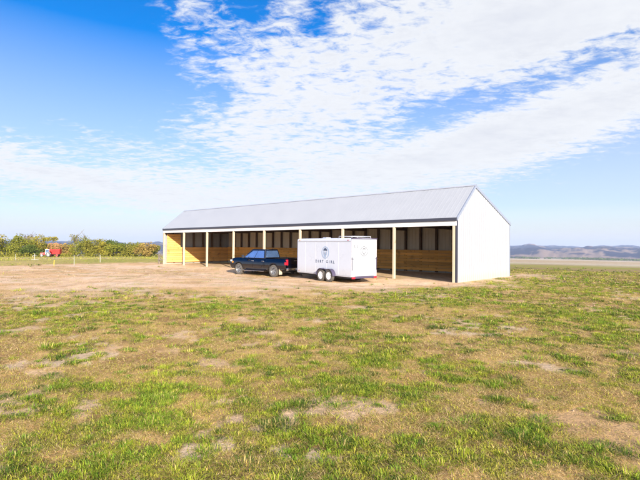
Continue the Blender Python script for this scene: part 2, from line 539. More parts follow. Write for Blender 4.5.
# ------------------------------------------------------------------ mesh builder
class MB:
    def __init__(s):
        s.v, s.f = [], []

    def add(s, verts, faces):
        o = len(s.v)
        s.v += [tuple(p) for p in verts]
        s.f += [tuple(i + o for i in f) for f in faces]
        return s

    def box(s, x0, x1, y0, y1, z0, z1):
        return s.add([(x0, y0, z0), (x1, y0, z0), (x1, y1, z0), (x0, y1, z0), (x0, y0, z1), (x1, y0, z1), (x1, y1, z1), (x0, y1, z1)],
                     [(3, 2, 1, 0), (4, 5, 6, 7), (0, 1, 5, 4), (1, 2, 6, 5), (2, 3, 7, 6), (3, 0, 4, 7)])

    def hexa(s, b, t):
        """solid between two quads (each counter-clockwise seen from above)"""
        return s.add(list(b) + list(t), [(3, 2, 1, 0), (4, 5, 6, 7), (0, 1, 5, 4), (1, 2, 6, 5), (2, 3, 7, 6), (3, 0, 4, 7)])

    def beam(s, p, q, a, b, up=(0, 0, 1)):
        p, q, up = Vector(p), Vector(q), Vector(up)
        d = (q - p).normalized()
        r = d.cross(up)
        if r.length < 1e-4:
            r = d.cross(Vector((1, 0, 0)))
        r.normalize()
        u = r.cross(d)
        c = [(-a, -b), (a, -b), (a, b), (-a, b)]
        V = [p + r * (i / 2) + u * (j / 2) for i, j in c] + [q + r * (i / 2) + u * (j / 2) for i, j in c]
        return s.add(V, [(0, 1, 2, 3), (7, 6, 5, 4), (0, 4, 5, 1), (1, 5, 6, 2), (2, 6, 7, 3), (3, 7, 4, 0)])

    def tube(s, pts, rad, n=8):
        pts = [Vector(p) for p in pts]
        if not hasattr(rad, '__len__'):
            rad = [rad] * len(pts)
        V, F = [], []
        for i, p in enumerate(pts):
            d = (pts[min(i + 1, len(pts) - 1)] - pts[max(i - 1, 0)]).normalized()
            a = d.cross(Vector((0, 0, 1)))
            if a.length < 1e-3:
                a = d.cross(Vector((1, 0, 0)))
            a.normalize()
            b = d.cross(a)
            for k in range(n):
                t = 2 * PI * k / n
                V.append(p + (a * math.cos(t) + b * math.sin(t)) * rad[i])
        for i in range(len(pts) - 1):
            for k in range(n):
                k2 = (k + 1) % n
                F.append((i * n + k, i * n + k2, (i + 1) * n + k2, (i + 1) * n + k))
        F.append(tuple(range(n - 1, -1, -1)))
        F.append(tuple(range((len(pts) - 1) * n, len(pts) * n)))
        return s.add(V, F)

    def lathe(s, prof, n=28, c=(0, 0, 0)):
        """profile (radius, y) turned round the local y axis"""
        V, F = [], []
        for r, y in prof:
            for k in range(n):
                t = 2 * PI * k / n
                V.append((c[0] + r * math.cos(t), c[1] + y, c[2] + r * math.sin(t)))
        for i in range(len(prof) - 1):
            for k in range(n):
                k2 = (k + 1) % n
                F.append((i * n + k, i * n + k2, (i + 1) * n + k2, (i + 1) * n + k))
        return s.add(V, F)

    def prism(s, poly, y0, y1):
        """polygon in x,z extruded along y"""
        n = len(poly)
        V = [(x, y0, z) for x, z in poly] + [(x, y1, z) for x, z in poly]
        F = [tuple(range(n)), tuple(range(2 * n - 1, n - 1, -1))]
        F += [(i, i + n, (i + 1) % n + n, (i + 1) % n) for i in range(n)]
        return s.add(V, F)

    def build(s, name, mat, parent=None, bevel=0.0, smooth=False, seg=2, angle=35):
        me = bpy.data.meshes.new(name)
        me.from_pydata(s.v, [], s.f)
        me.update()
        if isinstance(mat, str):
            mat = M[mat]
        me.materials.append(mat)
        import bmesh
        bm = bmesh.new()
        bm.from_mesh(me)
        bmesh.ops.recalc_face_normals(bm, faces=bm.faces)
        bm.to_mesh(me)
        bm.free()
        o = bpy.data.objects.new(name, me)
        COL.objects.link(o)
        if parent:
            o.parent = parent
        if bevel:
            b = o.modifiers.new('bevel', 'BEVEL')
            b.width = bevel
            b.segments = seg
            b.limit_method = 'ANGLE'
            b.angle_limit = math.radians(angle)
        if smooth:
            me.polygons.foreach_set('use_smooth', [True] * len(me.polygons))
        return o


def tag(o, label=None, cat=None, group=None, kind=None):
    if label:
        o['label'] = label
    if cat:
        o['category'] = cat
    if group:
        o['group'] = group
    if kind:
        o['kind'] = kind
    return o


def empty(name, loc, rz=0.0):
    o = bpy.data.objects.new(name, None)
    COL.objects.link(o)
    o.location = loc
    o.rotation_euler = (0, 0, rz)
    o.empty_display_size = 0.3
    return o


def gzs(x, y):
    return float(gz(np.array([x]), np.array([y]))[0])


# ------------------------------------------------------------------ ground sheet
def build_ground():
    front = np.radians(np.linspace(-50, 50, 521))
    rest = np.radians(np.linspace(50, 310, 132))[1:-1]
    az = np.concatenate([front, rest])
    rr = np.concatenate([[0.4], 0.4 * np.exp(np.arange(1, 420) * 0.0240)])
    rr = rr[rr < 9000]
    A, Rr = np.meshgrid(az, rr)
    x = (Rr * np.sin(A)).ravel()
    y = (Rr * np.cos(A)).ravel()
    z = gz(x, y)
    col = ground_colour(x, y)
    na, nr = len(az), len(rr)
    i = np.arange(nr - 1)[:, None] * na
    k = np.arange(na)[None, :]
    k2 = (k + 1) % na
    F = np.stack([i + k, i + na + k, i + na + k2, i + k2], -1).reshape(-1, 4)
    # close the middle
    x, y, z = np.append(x, 0), np.append(y, 0), np.append(z, gzs(0, 0))
    col = np.vstack([col, col[:1]])
    me = bpy.data.meshes.new('ground')
    nt = na
    me.vertices.add(len(x))
    me.vertices.foreach_set('co', np.stack([x, y, z], 1).ravel())
    T = np.stack([np.full(na, len(x) - 1), np.arange(na), (np.arange(na) + 1) % na], 1)
    me.loops.add(F.size + T.size)
    me.loops.foreach_set('vertex_index', np.concatenate([F.ravel(), T[:, [0, 1, 2]].ravel()]))
    me.polygons.add(len(F) + len(T))
    me.polygons.foreach_set('loop_start', np.concatenate([np.arange(len(F)) * 4, F.size + np.arange(len(T)) * 3]))
    me.polygons.foreach_set('loop_total', np.concatenate([np.full(len(F), 4), np.full(len(T), 3)]))
    me.update()
    me.validate()
    at = me.attributes.new('ground_tone', 'FLOAT_COLOR', 'POINT')
    at.data.foreach_set('color', np.hstack([col, np.ones((len(col), 1))]).ravel())
    me.polygons.foreach_set('use_smooth', [True] * len(me.polygons))
    if me.polygons[0].normal.z < 0:
        me.flip_normals()
    m = bpy.data.materials.new('ground_soil_and_thatch')
    m.use_nodes = True
    t = NT(m.node_tree)
    p = m.node_tree.nodes['Principled BSDF']
    a = t.n.new('ShaderNodeAttribute')
    a.attribute_name = 'ground_tone'
    tcn = t.n.new('ShaderNodeTexCoord')
    ob = tcn.outputs['Object']
    f1 = t.noise(ob, 9.0, 6.0, 0.7)
    f2 = t.noise(ob, 55.0, 4.0, 0.7)
    f3 = t.noise(ob, 1.3, 5.0, 0.6)
    k = t.m('ADD', t.m('ADD', t.m('MULTIPLY', f1, 0.7), t.m('MULTIPLY', f2, 0.6)), t.m('MULTIPLY_ADD', f3, 0.5, 0.1))
    vm = t.n.new('ShaderNodeVectorMath')
    vm.operation = 'SCALE'
    t.l.new(a.outputs['Color'], vm.inputs[0])
    t.l.new(k, vm.inputs['Scale'])
    t.l.new(vm.outputs[0], p.inputs['Base Color'])
    p.inputs['Roughness'].default_value = 0.95
    p.inputs['Specular IOR Level'].default_value = 0.1
    bn = t.n.new('ShaderNodeBump')
    bn.inputs['Strength'].default_value = 0.9
    bn.inputs['Distance'].default_value = 0.035
    t.l.new(t.m('ADD', f1, t.m('MULTIPLY', f2, 0.35)), bn.inputs['Height'])
    t.l.new(bn.outputs[0], p.inputs['Normal'])
    me.materials.append(m)
    o = bpy.data.objects.new('ground', me)
    COL.objects.link(o)
    tag(o, kind='structure')


build_ground()

# ------------------------------------------------------------------ the shed
barn = empty('open_front_shed', (BX, BY, 0), PI - BYAW)
tag(barn, 'long open fronted cattle shed with white gable end, grey metal roof and timber posts', 'shed')
# local frame: x along the length from the near corner, y = 0 at the front and -BD at the back
RY = -BD * BT


def roof_z(y):
    return BE + (BR - BE) * (y / RY) if y > RY else BE + (BR - BE) * (-BD - y) / (-BD - RY)


def ribs(u0, u1, pitch=0.30, h=0.02):
    """profile of a ribbed sheet: list of (u, offset)"""
    P = [(u0, 0.0)]
    u = u0 + pitch / 2
    while u < u1 - 0.06:
        P += [(u - .035, 0), (u - .018, h), (u + .018, h), (u + .035, 0)]
        u += pitch
    P.append((u1, 0.0))
    return P


def sheet(mb, P, fa, fb):
    """ribbed sheet: fa/fb give the two end points of the strip at (u, offset)"""
    V, F = [], []
    for u, h in P:
        V += [fa(u, h), fb(u, h)]
    for i in range(len(P) - 1):
        F.append((2 * i, 2 * i + 2, 2 * i + 3, 2 * i + 1))
    mb.add(V, F)


OV = 0.10                               # eave overhang
nf = Vector((0, BR - BE, -RY)).normalized()      # outward normals of both slopes
nb = Vector((0, -(BR - BE), BD + RY)).normalized()
rp = ribs(-0.05, BL + 0.05, 0.305, 0.003)
mb = MB()
sl_f = (BR - BE) / (-RY)
sl_b = (BR - BE) / (BD + RY)
sheet(mb, rp, lambda u, h: Vector((u, OV, BE - OV * sl_f + .03)) + nf * h, lambda u, h: Vector((u, RY, BR + .03)) + nf * h)
sheet(mb, rp, lambda u, h: Vector((u, RY, BR + .03)) + nb * h, lambda u, h: Vector((u, -BD - OV, BE - OV * sl_b + .03)) + nb * h)
o = mb.build('roof', 'roof', barn)
s_ = o.modifiers.new('thickness', 'SOLIDIFY')
s_.thickness = 0.02
s_.offset = -1
mb = MB()
mb.add([(-.06, RY + .09, BR - .09 * sl_f + .065), (BL + .06, RY + .09, BR - .09 * sl_f + .065), (BL + .06, RY, BR + .075), (-.06, RY, BR + .075),
        (BL + .06, RY - .12, BR - .12 * sl_b + .065), (-.06, RY - .12, BR - .12 * sl_b + .065)], [(0, 1, 2, 3), (3, 2, 4, 5)])
ridge = mb.build('ridge_cap', 'trailer_trim', barn)
# gable walls
for x0, sgn in ((0.0, -1), (BL, 1)):
    mb = MB()
    gp = ribs(-BD, 0.0, 0.305, 0.018)
    if not any(abs(u - RY) < 1e-3 for u, h in gp):
        gp = sorted(gp + [(RY, 0.0)])
    sheet(mb, gp, lambda u, h: Vector((x0 + sgn * h, u, -.15)), lambda u, h: Vector((x0 + sgn * h, u, roof_z(u) + .005)))
    o = mb.build('gable_wall', 'wall_white', barn)
    s_ = o.modifiers.new('thickness', 'SOLIDIFY')
    s_.thickness = 0.012
    s_.offset = 0
    # rake trims and corner trims
    xo = x0 + sgn * .028
    for ya, yb in ((OV, RY), (RY, -BD - OV)):
        za = BE - OV * (sl_f if ya > 0 else 0) if ya > RY else BR
        zb = BR if yb == RY else BE - OV * sl_b
        q = MB()
        q.add([(xo - .03, ya, za - .14), (xo - .03, yb, zb - .14), (xo - .03, yb, zb + .055), (xo - .03, ya, za + .055),
               (xo + .03, ya, za - .14), (xo + .03, yb, zb - .14), (xo + .03, yb, zb + .055), (xo + .03, ya, za + .055)],
              [(0, 1, 2, 3), (7, 6, 5, 4), (0, 4, 5, 1), (1, 5, 6, 2), (2, 6, 7, 3), (3, 7, 4, 0)])
        q.build('rake_trim', 'rake', barn)
    q = MB()
    xa, xb = sorted((x0 - sgn * .10, x0 + sgn * .026))
    q.box(xa, xb, -.055, .03, -.15, BE - .17)
    q.build('corner_trim', 'trim', barn)
    q = MB()
    q.box(xa, xb, -BD - .03, -BD + .055, -.15, BE - .12)
    q.build('corner_trim', 'rake', barn)
# back wall
mb = MB()
sheet(mb, ribs(0.0, BL, 0.305, 0.018), lambda u, h: Vector((u, -BD - h, -.15)), lambda u, h: Vector((u, -BD - h, BE)))
o = mb.build('back_wall', 'wall_inner', barn)
s_ = o.modifiers.new('thickness', 'SOLIDIFY')
s_.thickness = 0.01
s_.offset = 0
# header across the open front: dark eave trim above a white fascia
MB().box(-.02, BL + .02, OV - .10, OV + .025, BE - .235, BE - .045).build('eave_trim', 'trim', barn, .01)
MB().box(.03, BL - .03, -.12, OV - .055, BE - .52, BE - .22).build('header', 'fascia', barn, .008)
# timber posts along the front
BAY = BL / 8
for i in range(9):
    xc = i * BAY + (.20 if i == 0 else -.12 if i == 8 else 0)
    mb = MB().box(xc - .075, xc + .075, -.11, .055, -.3, BE - .525)
    mb.build('post', 'post', barn, .008)
    # rafters over each post
    t = 'dark_timber'
    r = MB()
    for dx in (-.12, .07):
        r.beam((xc + dx + .02, -.05, BE - .16), (xc + dx + .02, RY, BR - .16), .05, .24)
        r.beam((xc + dx + .02, RY, BR - .16), (xc + dx + .02, -BD + .05, BE - .16), .05, .24)
        r.beam((xc + dx + .02, -.15, BE - .30), (xc + dx + .02, -BD + .15, BE - .30), .05, .22)
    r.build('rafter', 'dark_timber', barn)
# purlins
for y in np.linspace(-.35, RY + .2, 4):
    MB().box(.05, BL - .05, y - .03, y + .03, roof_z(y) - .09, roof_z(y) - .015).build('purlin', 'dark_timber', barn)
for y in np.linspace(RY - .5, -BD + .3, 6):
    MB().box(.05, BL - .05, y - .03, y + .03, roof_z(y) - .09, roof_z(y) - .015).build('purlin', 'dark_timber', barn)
# back wall studs and the plank lining below
n = 24
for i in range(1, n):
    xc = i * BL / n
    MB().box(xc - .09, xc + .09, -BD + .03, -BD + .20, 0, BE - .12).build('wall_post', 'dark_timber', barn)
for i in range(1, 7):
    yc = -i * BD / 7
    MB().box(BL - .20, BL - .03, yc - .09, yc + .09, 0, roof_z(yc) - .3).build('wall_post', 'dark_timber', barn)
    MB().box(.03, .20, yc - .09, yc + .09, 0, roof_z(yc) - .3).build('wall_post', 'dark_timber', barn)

def planks(run, z0, rows, bh=.232, gap=.014, stag=4.3):
    """rows of boards; run = (a0, a1); yields a0,a1,z0,z1,jitter"""
    for r_ in range(rows):
        a = run[0]
        first = True
        while a < run[1] - .02:
            ln = stag * (random.uniform(.4, 1) if first else 1.0)
            b = min(a + ln, run[1])
            yield a + .004, b - .004, z0 + r_ * (bh + gap), z0 + r_ * (bh + gap) + bh, random.uniform(-.006, .006)
            a = b
            first = False


mb = MB()
for a, b, z0, z1, j in planks((.25, BL - .25), .10, 7):
    mb.box(a, b, -BD + .205, -BD + .243 + j, z0, z1)
mb.build('plank_lining', 'board', barn, .006, seg=1)
for x0, x1 in ((BL - .243, BL - .205), (.205, .243)):
    mb = MB()
    for a, b, z0, z1, j in planks((-BD + .25, -.3), .06, 7, stag=3.0):
        mb.box(x0 + (j if x0 > 1 else 0), x1 + (j if x0 < 1 else 0), a, b, z0, z1)
    for a, b, z0, z1, j in planks((-2.0, -.3), .06 + 7 * .246, 6, stag=3.0):
        mb.box(x0 + (j if x0 > 1 else 0), x1 + (j if x0 < 1 else 0), a, b, z0, min(z1, BE - .55))
    mb.build('plank_lining', 'board_side', barn, .006, seg=1)

# ------------------------------------------------------------------ wheels
def wheel(parent, name, x, y, z, R_, wd, rimmat, side, spokes=5, tread=True):
    """tyre as the part, rim as its sub-part; side = +1 for the outer face towards +y"""
    rr = R_ * .62
    mb = MB()
    h = wd / 2
    mb.lathe([(rr, -h * .9), (rr + .02, -h), (R_ * .9, -h), (R_ * .985, -h * .8), (R_, -h * .5), (R_, h * .5), (R_ * .985, h * .8), (R_ * .9, h), (rr + .02, h), (rr, h * .9)], 32, (0, 0, 0))
    if tread:
        for k in range(30):
            t = 2 * PI * k / 30
            for s2 in (-1, 1):
                c = Vector((math.cos(t + .05 * s2), 0, math.sin(t + .05 * s2)))
                tg = Vector((-c.z, 0, c.x))
                mb.beam(c * (R_ - .004) + Vector((0, s2 * h * .15, 0)), c * (R_ - .004) + Vector((0, s2 * h * .85, 0)) + tg * .03, R_ * .1, .022, c)
    ty = mb.build(name, 'rubber', parent, smooth=False)
    ty.location = (x, y, z)
    rm = MB()
    o_ = side
    rm.lathe([(rr + .004, -h * .6 * o_), (rr + .004, h * .93 * o_), (rr - .02, h * .95 * o_), (rr - .035, h * .75 * o_), (rr * .85, h * .45 * o_), (rr * .80, h * .3 * o_), (0.001, h * .3 * o_)], 32)
    for k in range(spokes):
        t = 2 * PI * k / spokes + .3
        c = Vector((math.cos(t), 0, math.sin(t)))
        rm.beam(Vector((0, h * .62 * o_, 0)) + c * .03, Vector((0, h * .78 * o_, 0)) + c * (rr - .015), R_ * (.2 if spokes < 7 else .12), .045, (0, 1, 0))
    rm.lathe([(.075, h * .4 * o_), (.07, h * .82 * o_), (.001, h * .84 * o_)], 14)
    rm.build('rim', rimmat, ty)
    return ty


def arc(cx, cz, r, a0, a1, n=12):
    return [(cx + r * math.cos(math.radians(a0 + (a1 - a0) * i / n)), cz + r * math.sin(math.radians(a0 + (a1 - a0) * i / n))) for i in range(n + 1)]


def on_face(q, u0, u1, v0, v1, off):
    """quad on a bilinear face q = (bl, br, tr, tl), pushed out along its normal"""
    bl, br, tr, tl = [Vector(p) for p in q]
    nrm = (br - bl).cross(tl - bl).normalized()
    f = lambda u, v: (bl * (1 - u) + br * u) * (1 - v) + (tl * (1 - u) + tr * u) * v + nrm * off
    return [f(u0, v0), f(u1, v0), f(u1, v1), f(u0, v1)], nrm


def curve_side(o, z0=.60, z1=1.0, amt_hi=.15, amt_lo=.08, ztop=1.30):
    """cut the flat sides at several heights and pull them in above and below the belt line"""
    import bmesh
    bm = bmesh.new()
    bm.from_mesh(o.data)
    for z in (.56, .66, .76, .86, .94, 1.0, 1.06, 1.12, 1.18, 1.24, 1.30):
        bmesh.ops.bisect_plane(bm, geom=bm.verts[:] + bm.edges[:] + bm.faces[:], plane_co=(0, 0, z), plane_no=(0, 0, 1))
    for v in bm.verts:
        z = v.co.z
        k = 0
        if z > z1 - .14:
            k = amt_hi * ((z - z1 + .14) / (ztop - z1 + .14)) ** 2
        elif z < .74:
            k = amt_lo * ((.74 - z) / .3) ** 1.5
        v.co.y -= math.copysign(k, v.co.y)
    bm.to_mesh(o.data)
    bm.free()
    o.data.polygons.foreach_set('use_smooth', [True] * len(o.data.polygons))
    e = o.modifiers.new('edges', 'EDGE_SPLIT')
    e.split_angle = math.radians(32)
    return o


def pane(q, u0, u1, v0, v1, off=.006, th=.012, trim=0.0):
    P, nrm = on_face(q, u0, u1, v0, v1, off)
    if trim:
        P[3] = P[3] * (1 - trim) + P[2] * trim
    mb = MB()
    mb.add([p - nrm * th for p in P] + P, [(3, 2, 1, 0), (4, 5, 6, 7), (0, 1, 5, 4), (1, 2, 6, 5), (2, 3, 7, 6), (3, 0, 4, 7)])
    return mb


# ------------------------------------------------------------------ pickup truck
T_YAW = 0.90
tx, ty_ = -4.62, 33.25                  # filled in from the hitch below


def build_truck(loc, rz):
    t = empty('pickup_truck', loc, rz)
    tag(t, 'dark blue crew cab pickup truck parked before the shed, hitched to the white trailer', 'pickup truck')
    WH = .435
    FA, RA = 1.97, -1.76
    # front clip and cab lower body
    poly = [(-.80, .47), (FA - .53, .47)] + arc(FA, .44, .52, 176, 4, 12) + [(2.66, .50), (2.88, .56), (2.95, .74), (2.95, 1.06), (2.90, 1.18), (2.66, 1.27), (1.62, 1.36), (1.50, 1.285), (-.80, 1.285)]
    curve_side(MB().prism(poly, -.97, .97).build('body', 'paint', t))
    # cab
    z0, z1 = 1.28, 1.98
    XF, XB = 1.66, -.80
    ub = [(XF, -.85), (XF, .85), (XB, .85), (XB, -.85)]
    ut = [(.74, -.67), (.74, .67), (-.64, .67), (-.64, -.67)]
    cab = MB().add([(x, y, z0) for x, y in ub] + [(x, y, z1) for x, y in ut], [(3, 2, 1, 0), (4, 5, 6, 7), (0, 1, 5, 4), (1, 2, 6, 5), (2, 3, 7, 6), (3, 0, 4, 7)])
    cab.build('cab', 'paint', t, .06, seg=3, angle=30)
    L4 = lambda a, b_, c, d: [(*ub[a], z0), (*ub[b_], z0), (*ut[c], z1), (*ut[d], z1)]
    pane(L4(0, 1, 1, 0), .06, .94, .06, .90).build('windshield', 'glass', t)
    pane(L4(2, 3, 3, 2), .08, .92, .16, .86).build('rear_window', 'glass', t)
    # doors with window and handle
    for sgn in (1, -1):
        if sgn > 0:
            q = [(*ub[2], z0), (*ub[1], z0), (*ut[1], z1), (*ut[2], z1)][::1]
            q = [(*ub[1], z0), (*ub[2], z0), (*ut[2], z1), (*ut[1], z1)]
        else:
            q = [(*ub[3], z0), (*ub[0], z0), (*ut[0], z1), (*ut[3], z1)]
        for (xa, xb) in ((.36, 1.50), (-.76, .33)):
            dm = MB().prism([(xa, .56), (xb - (.16 if xa > 0 else 0), .56), (xb, .75), (xb, 1.262), (xa, 1.262)] if xa > 0 else
                            [(xa + .02, 1.262), (xa, .98), (xa + .14, .82), (xa + .30, .56), (xb, .56), (xb, 1.262)], sgn * .969, sgn * .981)
            d = curve_side(dm.build('door', 'paint', t))
            hx = xa + .13
            MB().box(hx - .09, hx + .09, min(sgn * .92, sgn * .975), max(sgn * .92, sgn * .975), 1.10, 1.14).build('handle', 'chrome', d, .008)
            fx = lambda x: (XF - x) / (XF - XB) if sgn > 0 else (x - XB) / (XF - XB)
            us = sorted((fx(xa + .05), fx(xb - .06)))
            if xa > 0:
                us = sorted((fx(.39), fx(1.50)))
                w_ = pane(q, us[0], us[1], .08, .84, trim=.30 if sgn > 0 else 0)
            else:
                us = sorted((fx(-.66), fx(.33)))
                w_ = pane(q, us[0], us[1], .08, .84)
            w_.build('window', 'glass', d)
    # bed
    bz = 1.36
    sp = [(-.83, .50), (-.83, bz), (-2.98, bz), (-3.0, .62), (RA - .62, .56)] + arc(RA, .44, .53, 172, 8, 12)[::1] + [(RA + .56, .50)]
    for sgn in (1, -1):
        y0, y1 = sorted((sgn * .97, sgn * .86))
        curve_side(MB().prism(sp, y0, y1).build('bed_side', 'paint', t))
        y0, y1 = sorted((sgn * .85, sgn * .72))
        MB().box(-2.97, -.85, y0, y1, bz, bz + .022).build('bed_rail', 'black_plastic', t, .006)
        # wheel arch lips
        for cx in (FA, RA):
            P = arc(cx, .44, .535, 178, 2, 14)
            mb = MB()
            for i in range(len(P) - 1):
                mb.beam((P[i][0], sgn * .965, P[i][1]), (P[i + 1][0], sgn * .965, P[i + 1][1]), .05, .035, (0, 1, 0))
            mb.build('wheel_arch', 'paint', t)
    MB().box(-2.92, -.84, -.84, .84, .80, .84).box(-.90, -.84, -.74, .74, .84, 1.34).build('bed_floor', 'black_plastic', t)
    g = MB().box(-3.01, -2.93, -.745, .745, .66, bz).build('tailgate', 'paint', t, .02, seg=2)
    MB().box(-3.035, -3.008, -.16, .16, 1.16, 1.24).build('handle', 'chrome', g, .01)
    for sgn in (1, -1):
        y0, y1 = sorted((sgn * .752, sgn * .895))
        MB().box(-3.03, -2.90, y0, y1, .88, 1.28).build('tail_light', 'red_lens', t, .02)
        y0, y1 = sorted((sgn * .972, sgn * .89))
        MB().box(-3.02, -2.86, y0, y1, .90, 1.10).build('tail_light_lens', 'red_lens', t, .008)
    # bumpers, plate, hitch
    MB().box(-3.20, -3.0, -.94, .94, .50, .70).build('rear_bumper', 'chrome', t, .035)
    MB().box(-3.212, -3.198, -.16, .16, .53, .67).build('number_plate', 'rim_white', t, .004)
    MB().box(2.80, 3.0, -.93, .93, .46, .72).build('front_bumper', 'chrome', t, .05)
    MB().box(2.86, 2.97, -.58, .58, .78, 1.16).build('grille', 'black_plastic', t, .02)
    for sgn in (1, -1):
        y0, y1 = sorted((sgn * .62, sgn * .955))
        MB().box(2.74, 2.97, y0, y1, .90, 1.13).build('headlight', 'lamp_glass', t, .03)
        y0, y1 = sorted((sgn * .978, sgn * .95))
        MB().box(2.58, 2.74, y0, y1, .90, 1.02).build('side_marker', 'amber', t, .008)
        # mirror on an arm
        m = MB().beam((1.30, sgn * .84, 1.33), (1.28, sgn * 1.10, 1.37), .04, .04)
        y0, y1 = sorted((sgn * 1.06, sgn * 1.24))
        m.box(1.22, 1.34, y0, y1, 1.30, 1.54)
        m.build('mirror', 'black_plastic', t, .02)
        y0, y1 = sorted((sgn * .92, sgn * 1.08))
        MB().box(-.90, 1.38, y0, y1, .36, .41).build('running_board', 'chrome', t, .015)
        y0, y1 = sorted((sgn * .66, sgn * .98))
        MB().box(RA - .60, RA - .575, y0, y1, .20, .62).build('mud_flap', 'skirt', t, .004)
    MB().box(-2.9, 2.7, -.62, .62, .36, .60).box(-2.8, 2.6, -.95, .95, .55, .80).build('chassis', 'chassis', t)
    MB().box(-3.32, -2.9, -.04, .04, .40, .47).tube([(-3.30, 0, .47), (-3.30, 0, .54)], .028).build('tow_hitch', 'chassis', t)
    for x in (FA, RA):
        for sgn in (1, -1):
            wheel(t, 'wheel', x, sgn * .83, WH, WH, .27, 'rim_dark', sgn, 6)
    MB().tube([(-.2, -.45, 1.98), (-.35, -.45, 2.03)], .025).build('antenna', 'black_plastic', t)
    return t


# ------------------------------------------------------------------ cargo trailer
TR_YAW = 0.64
trx, try_ = 1.10, 28.15


def text_mesh(s, size, mat, parent, origin, ex, ey, pitch):
    """flat letters laid on a panel, each a mesh of its own: ex reading direction, ey up"""
    ex, ey = Vector(ex), Vector(ey)
    ez = ex.cross(ey)
    x = -pitch * (len(s) - 1) / 2
    cache = {}
    for ch in s:
        if ch != ' ':
            if ch not in cache:
                cu = bpy.data.curves.new('letter', 'FONT')
                cu.body = ch
                cu.size = size
                cu.align_x = 'CENTER'
                cu.align_y = 'CENTER'
                cu.extrude = 0.002
                cu.offset = 0.004
                o = bpy.data.objects.new('letter', cu)
                COL.objects.link(o)
                dg = bpy.context.evaluated_depsgraph_get()
                me = bpy.data.meshes.new_from_object(o.evaluated_get(dg))
                bpy.data.objects.remove(o)
                me.materials.clear()
                me.materials.append(M[mat])
                cache[ch] = me
            r = bpy.data.objects.new('letter', cache[ch])
            COL.objects.link(r)
            r.parent = parent
            m = Matrix((ex, ey, ez)).transposed().to_4x4()
            m.translation = Vector(origin) + ex * x
            r.matrix_local = m
        x += pitch


def emblem(parent, c, ex, ey, R_, dark, mid):
    """round badge: double ring, dark cap, and a V-shaped beard under a pale face"""
    c, ex, ey = Vector(c), Vector(ex), Vector(ey)
    nrm = ex.cross(ey)
    P = lambda a, b, h=0.0: c + ex * (a * R_) + ey * (b * R_) + nrm * h

    def ring(r0, r1, h, mat, name, par, sx=1.0, n=40):
        mb = MB()
        V = [P(r * sx * math.cos(2 * PI * k / n), r * math.sin(2 * PI * k / n), h) for r in (r0, r1) for k in range(n)]
        mb.add(V, [(k, (k + 1) % n, n + (k + 1) % n, n + k) for k in range(n)])
        o = mb.build(name, mat, par)
        s2 = o.modifiers.new('thickness', 'SOLIDIFY')
        s2.thickness = .003
        return o

    def flat(pts, h, mat, name, par):
        mb = MB()
        mb.add([P(a, b, h) for a, b in pts], [tuple(range(len(pts)))])
        o = mb.build(name, mat, par)
        s2 = o.modifiers.new('thickness', 'SOLIDIFY')
        s2.thickness = .003
        return o
    e = ring(.82 if dark == mid else .90, 1.0, .004, mid, 'emblem', parent)
    ring(.80, .84, .004, mid, 'emblem_ring', e)
    flat([(-.52, .28), (-.44, .52), (-.22, .68), (.08, .72), (.34, .62), (.50, .40), (.44, .26), (.2, .34), (-.1, .30), (-.34, .34)], .006, dark, 'cap', e)
    flat([(-.46, .22), (-.30, .20), (-.26, -.18), (0, -.46), (.26, -.18), (.30, .20), (.44, .18), (.42, -.30), (.22, -.62), (0, -.76), (-.22, -.62), (-.44, -.30)], .006, mid, 'beard', e)
    flat([(-.22, -.12), (0, -.34), (.22, -.12), (.10, -.16), (0, -.22), (-.10, -.16)], .007, dark, 'moustache', e)
    flat([(-.2, .10), (-.06, .10), (-.06, .03), (-.2, .03)], .007, dark, 'eye', e)
    flat([(.06, .10), (.2, .10), (.2, .03), (.06, .03)], .007, dark, 'eye', e)


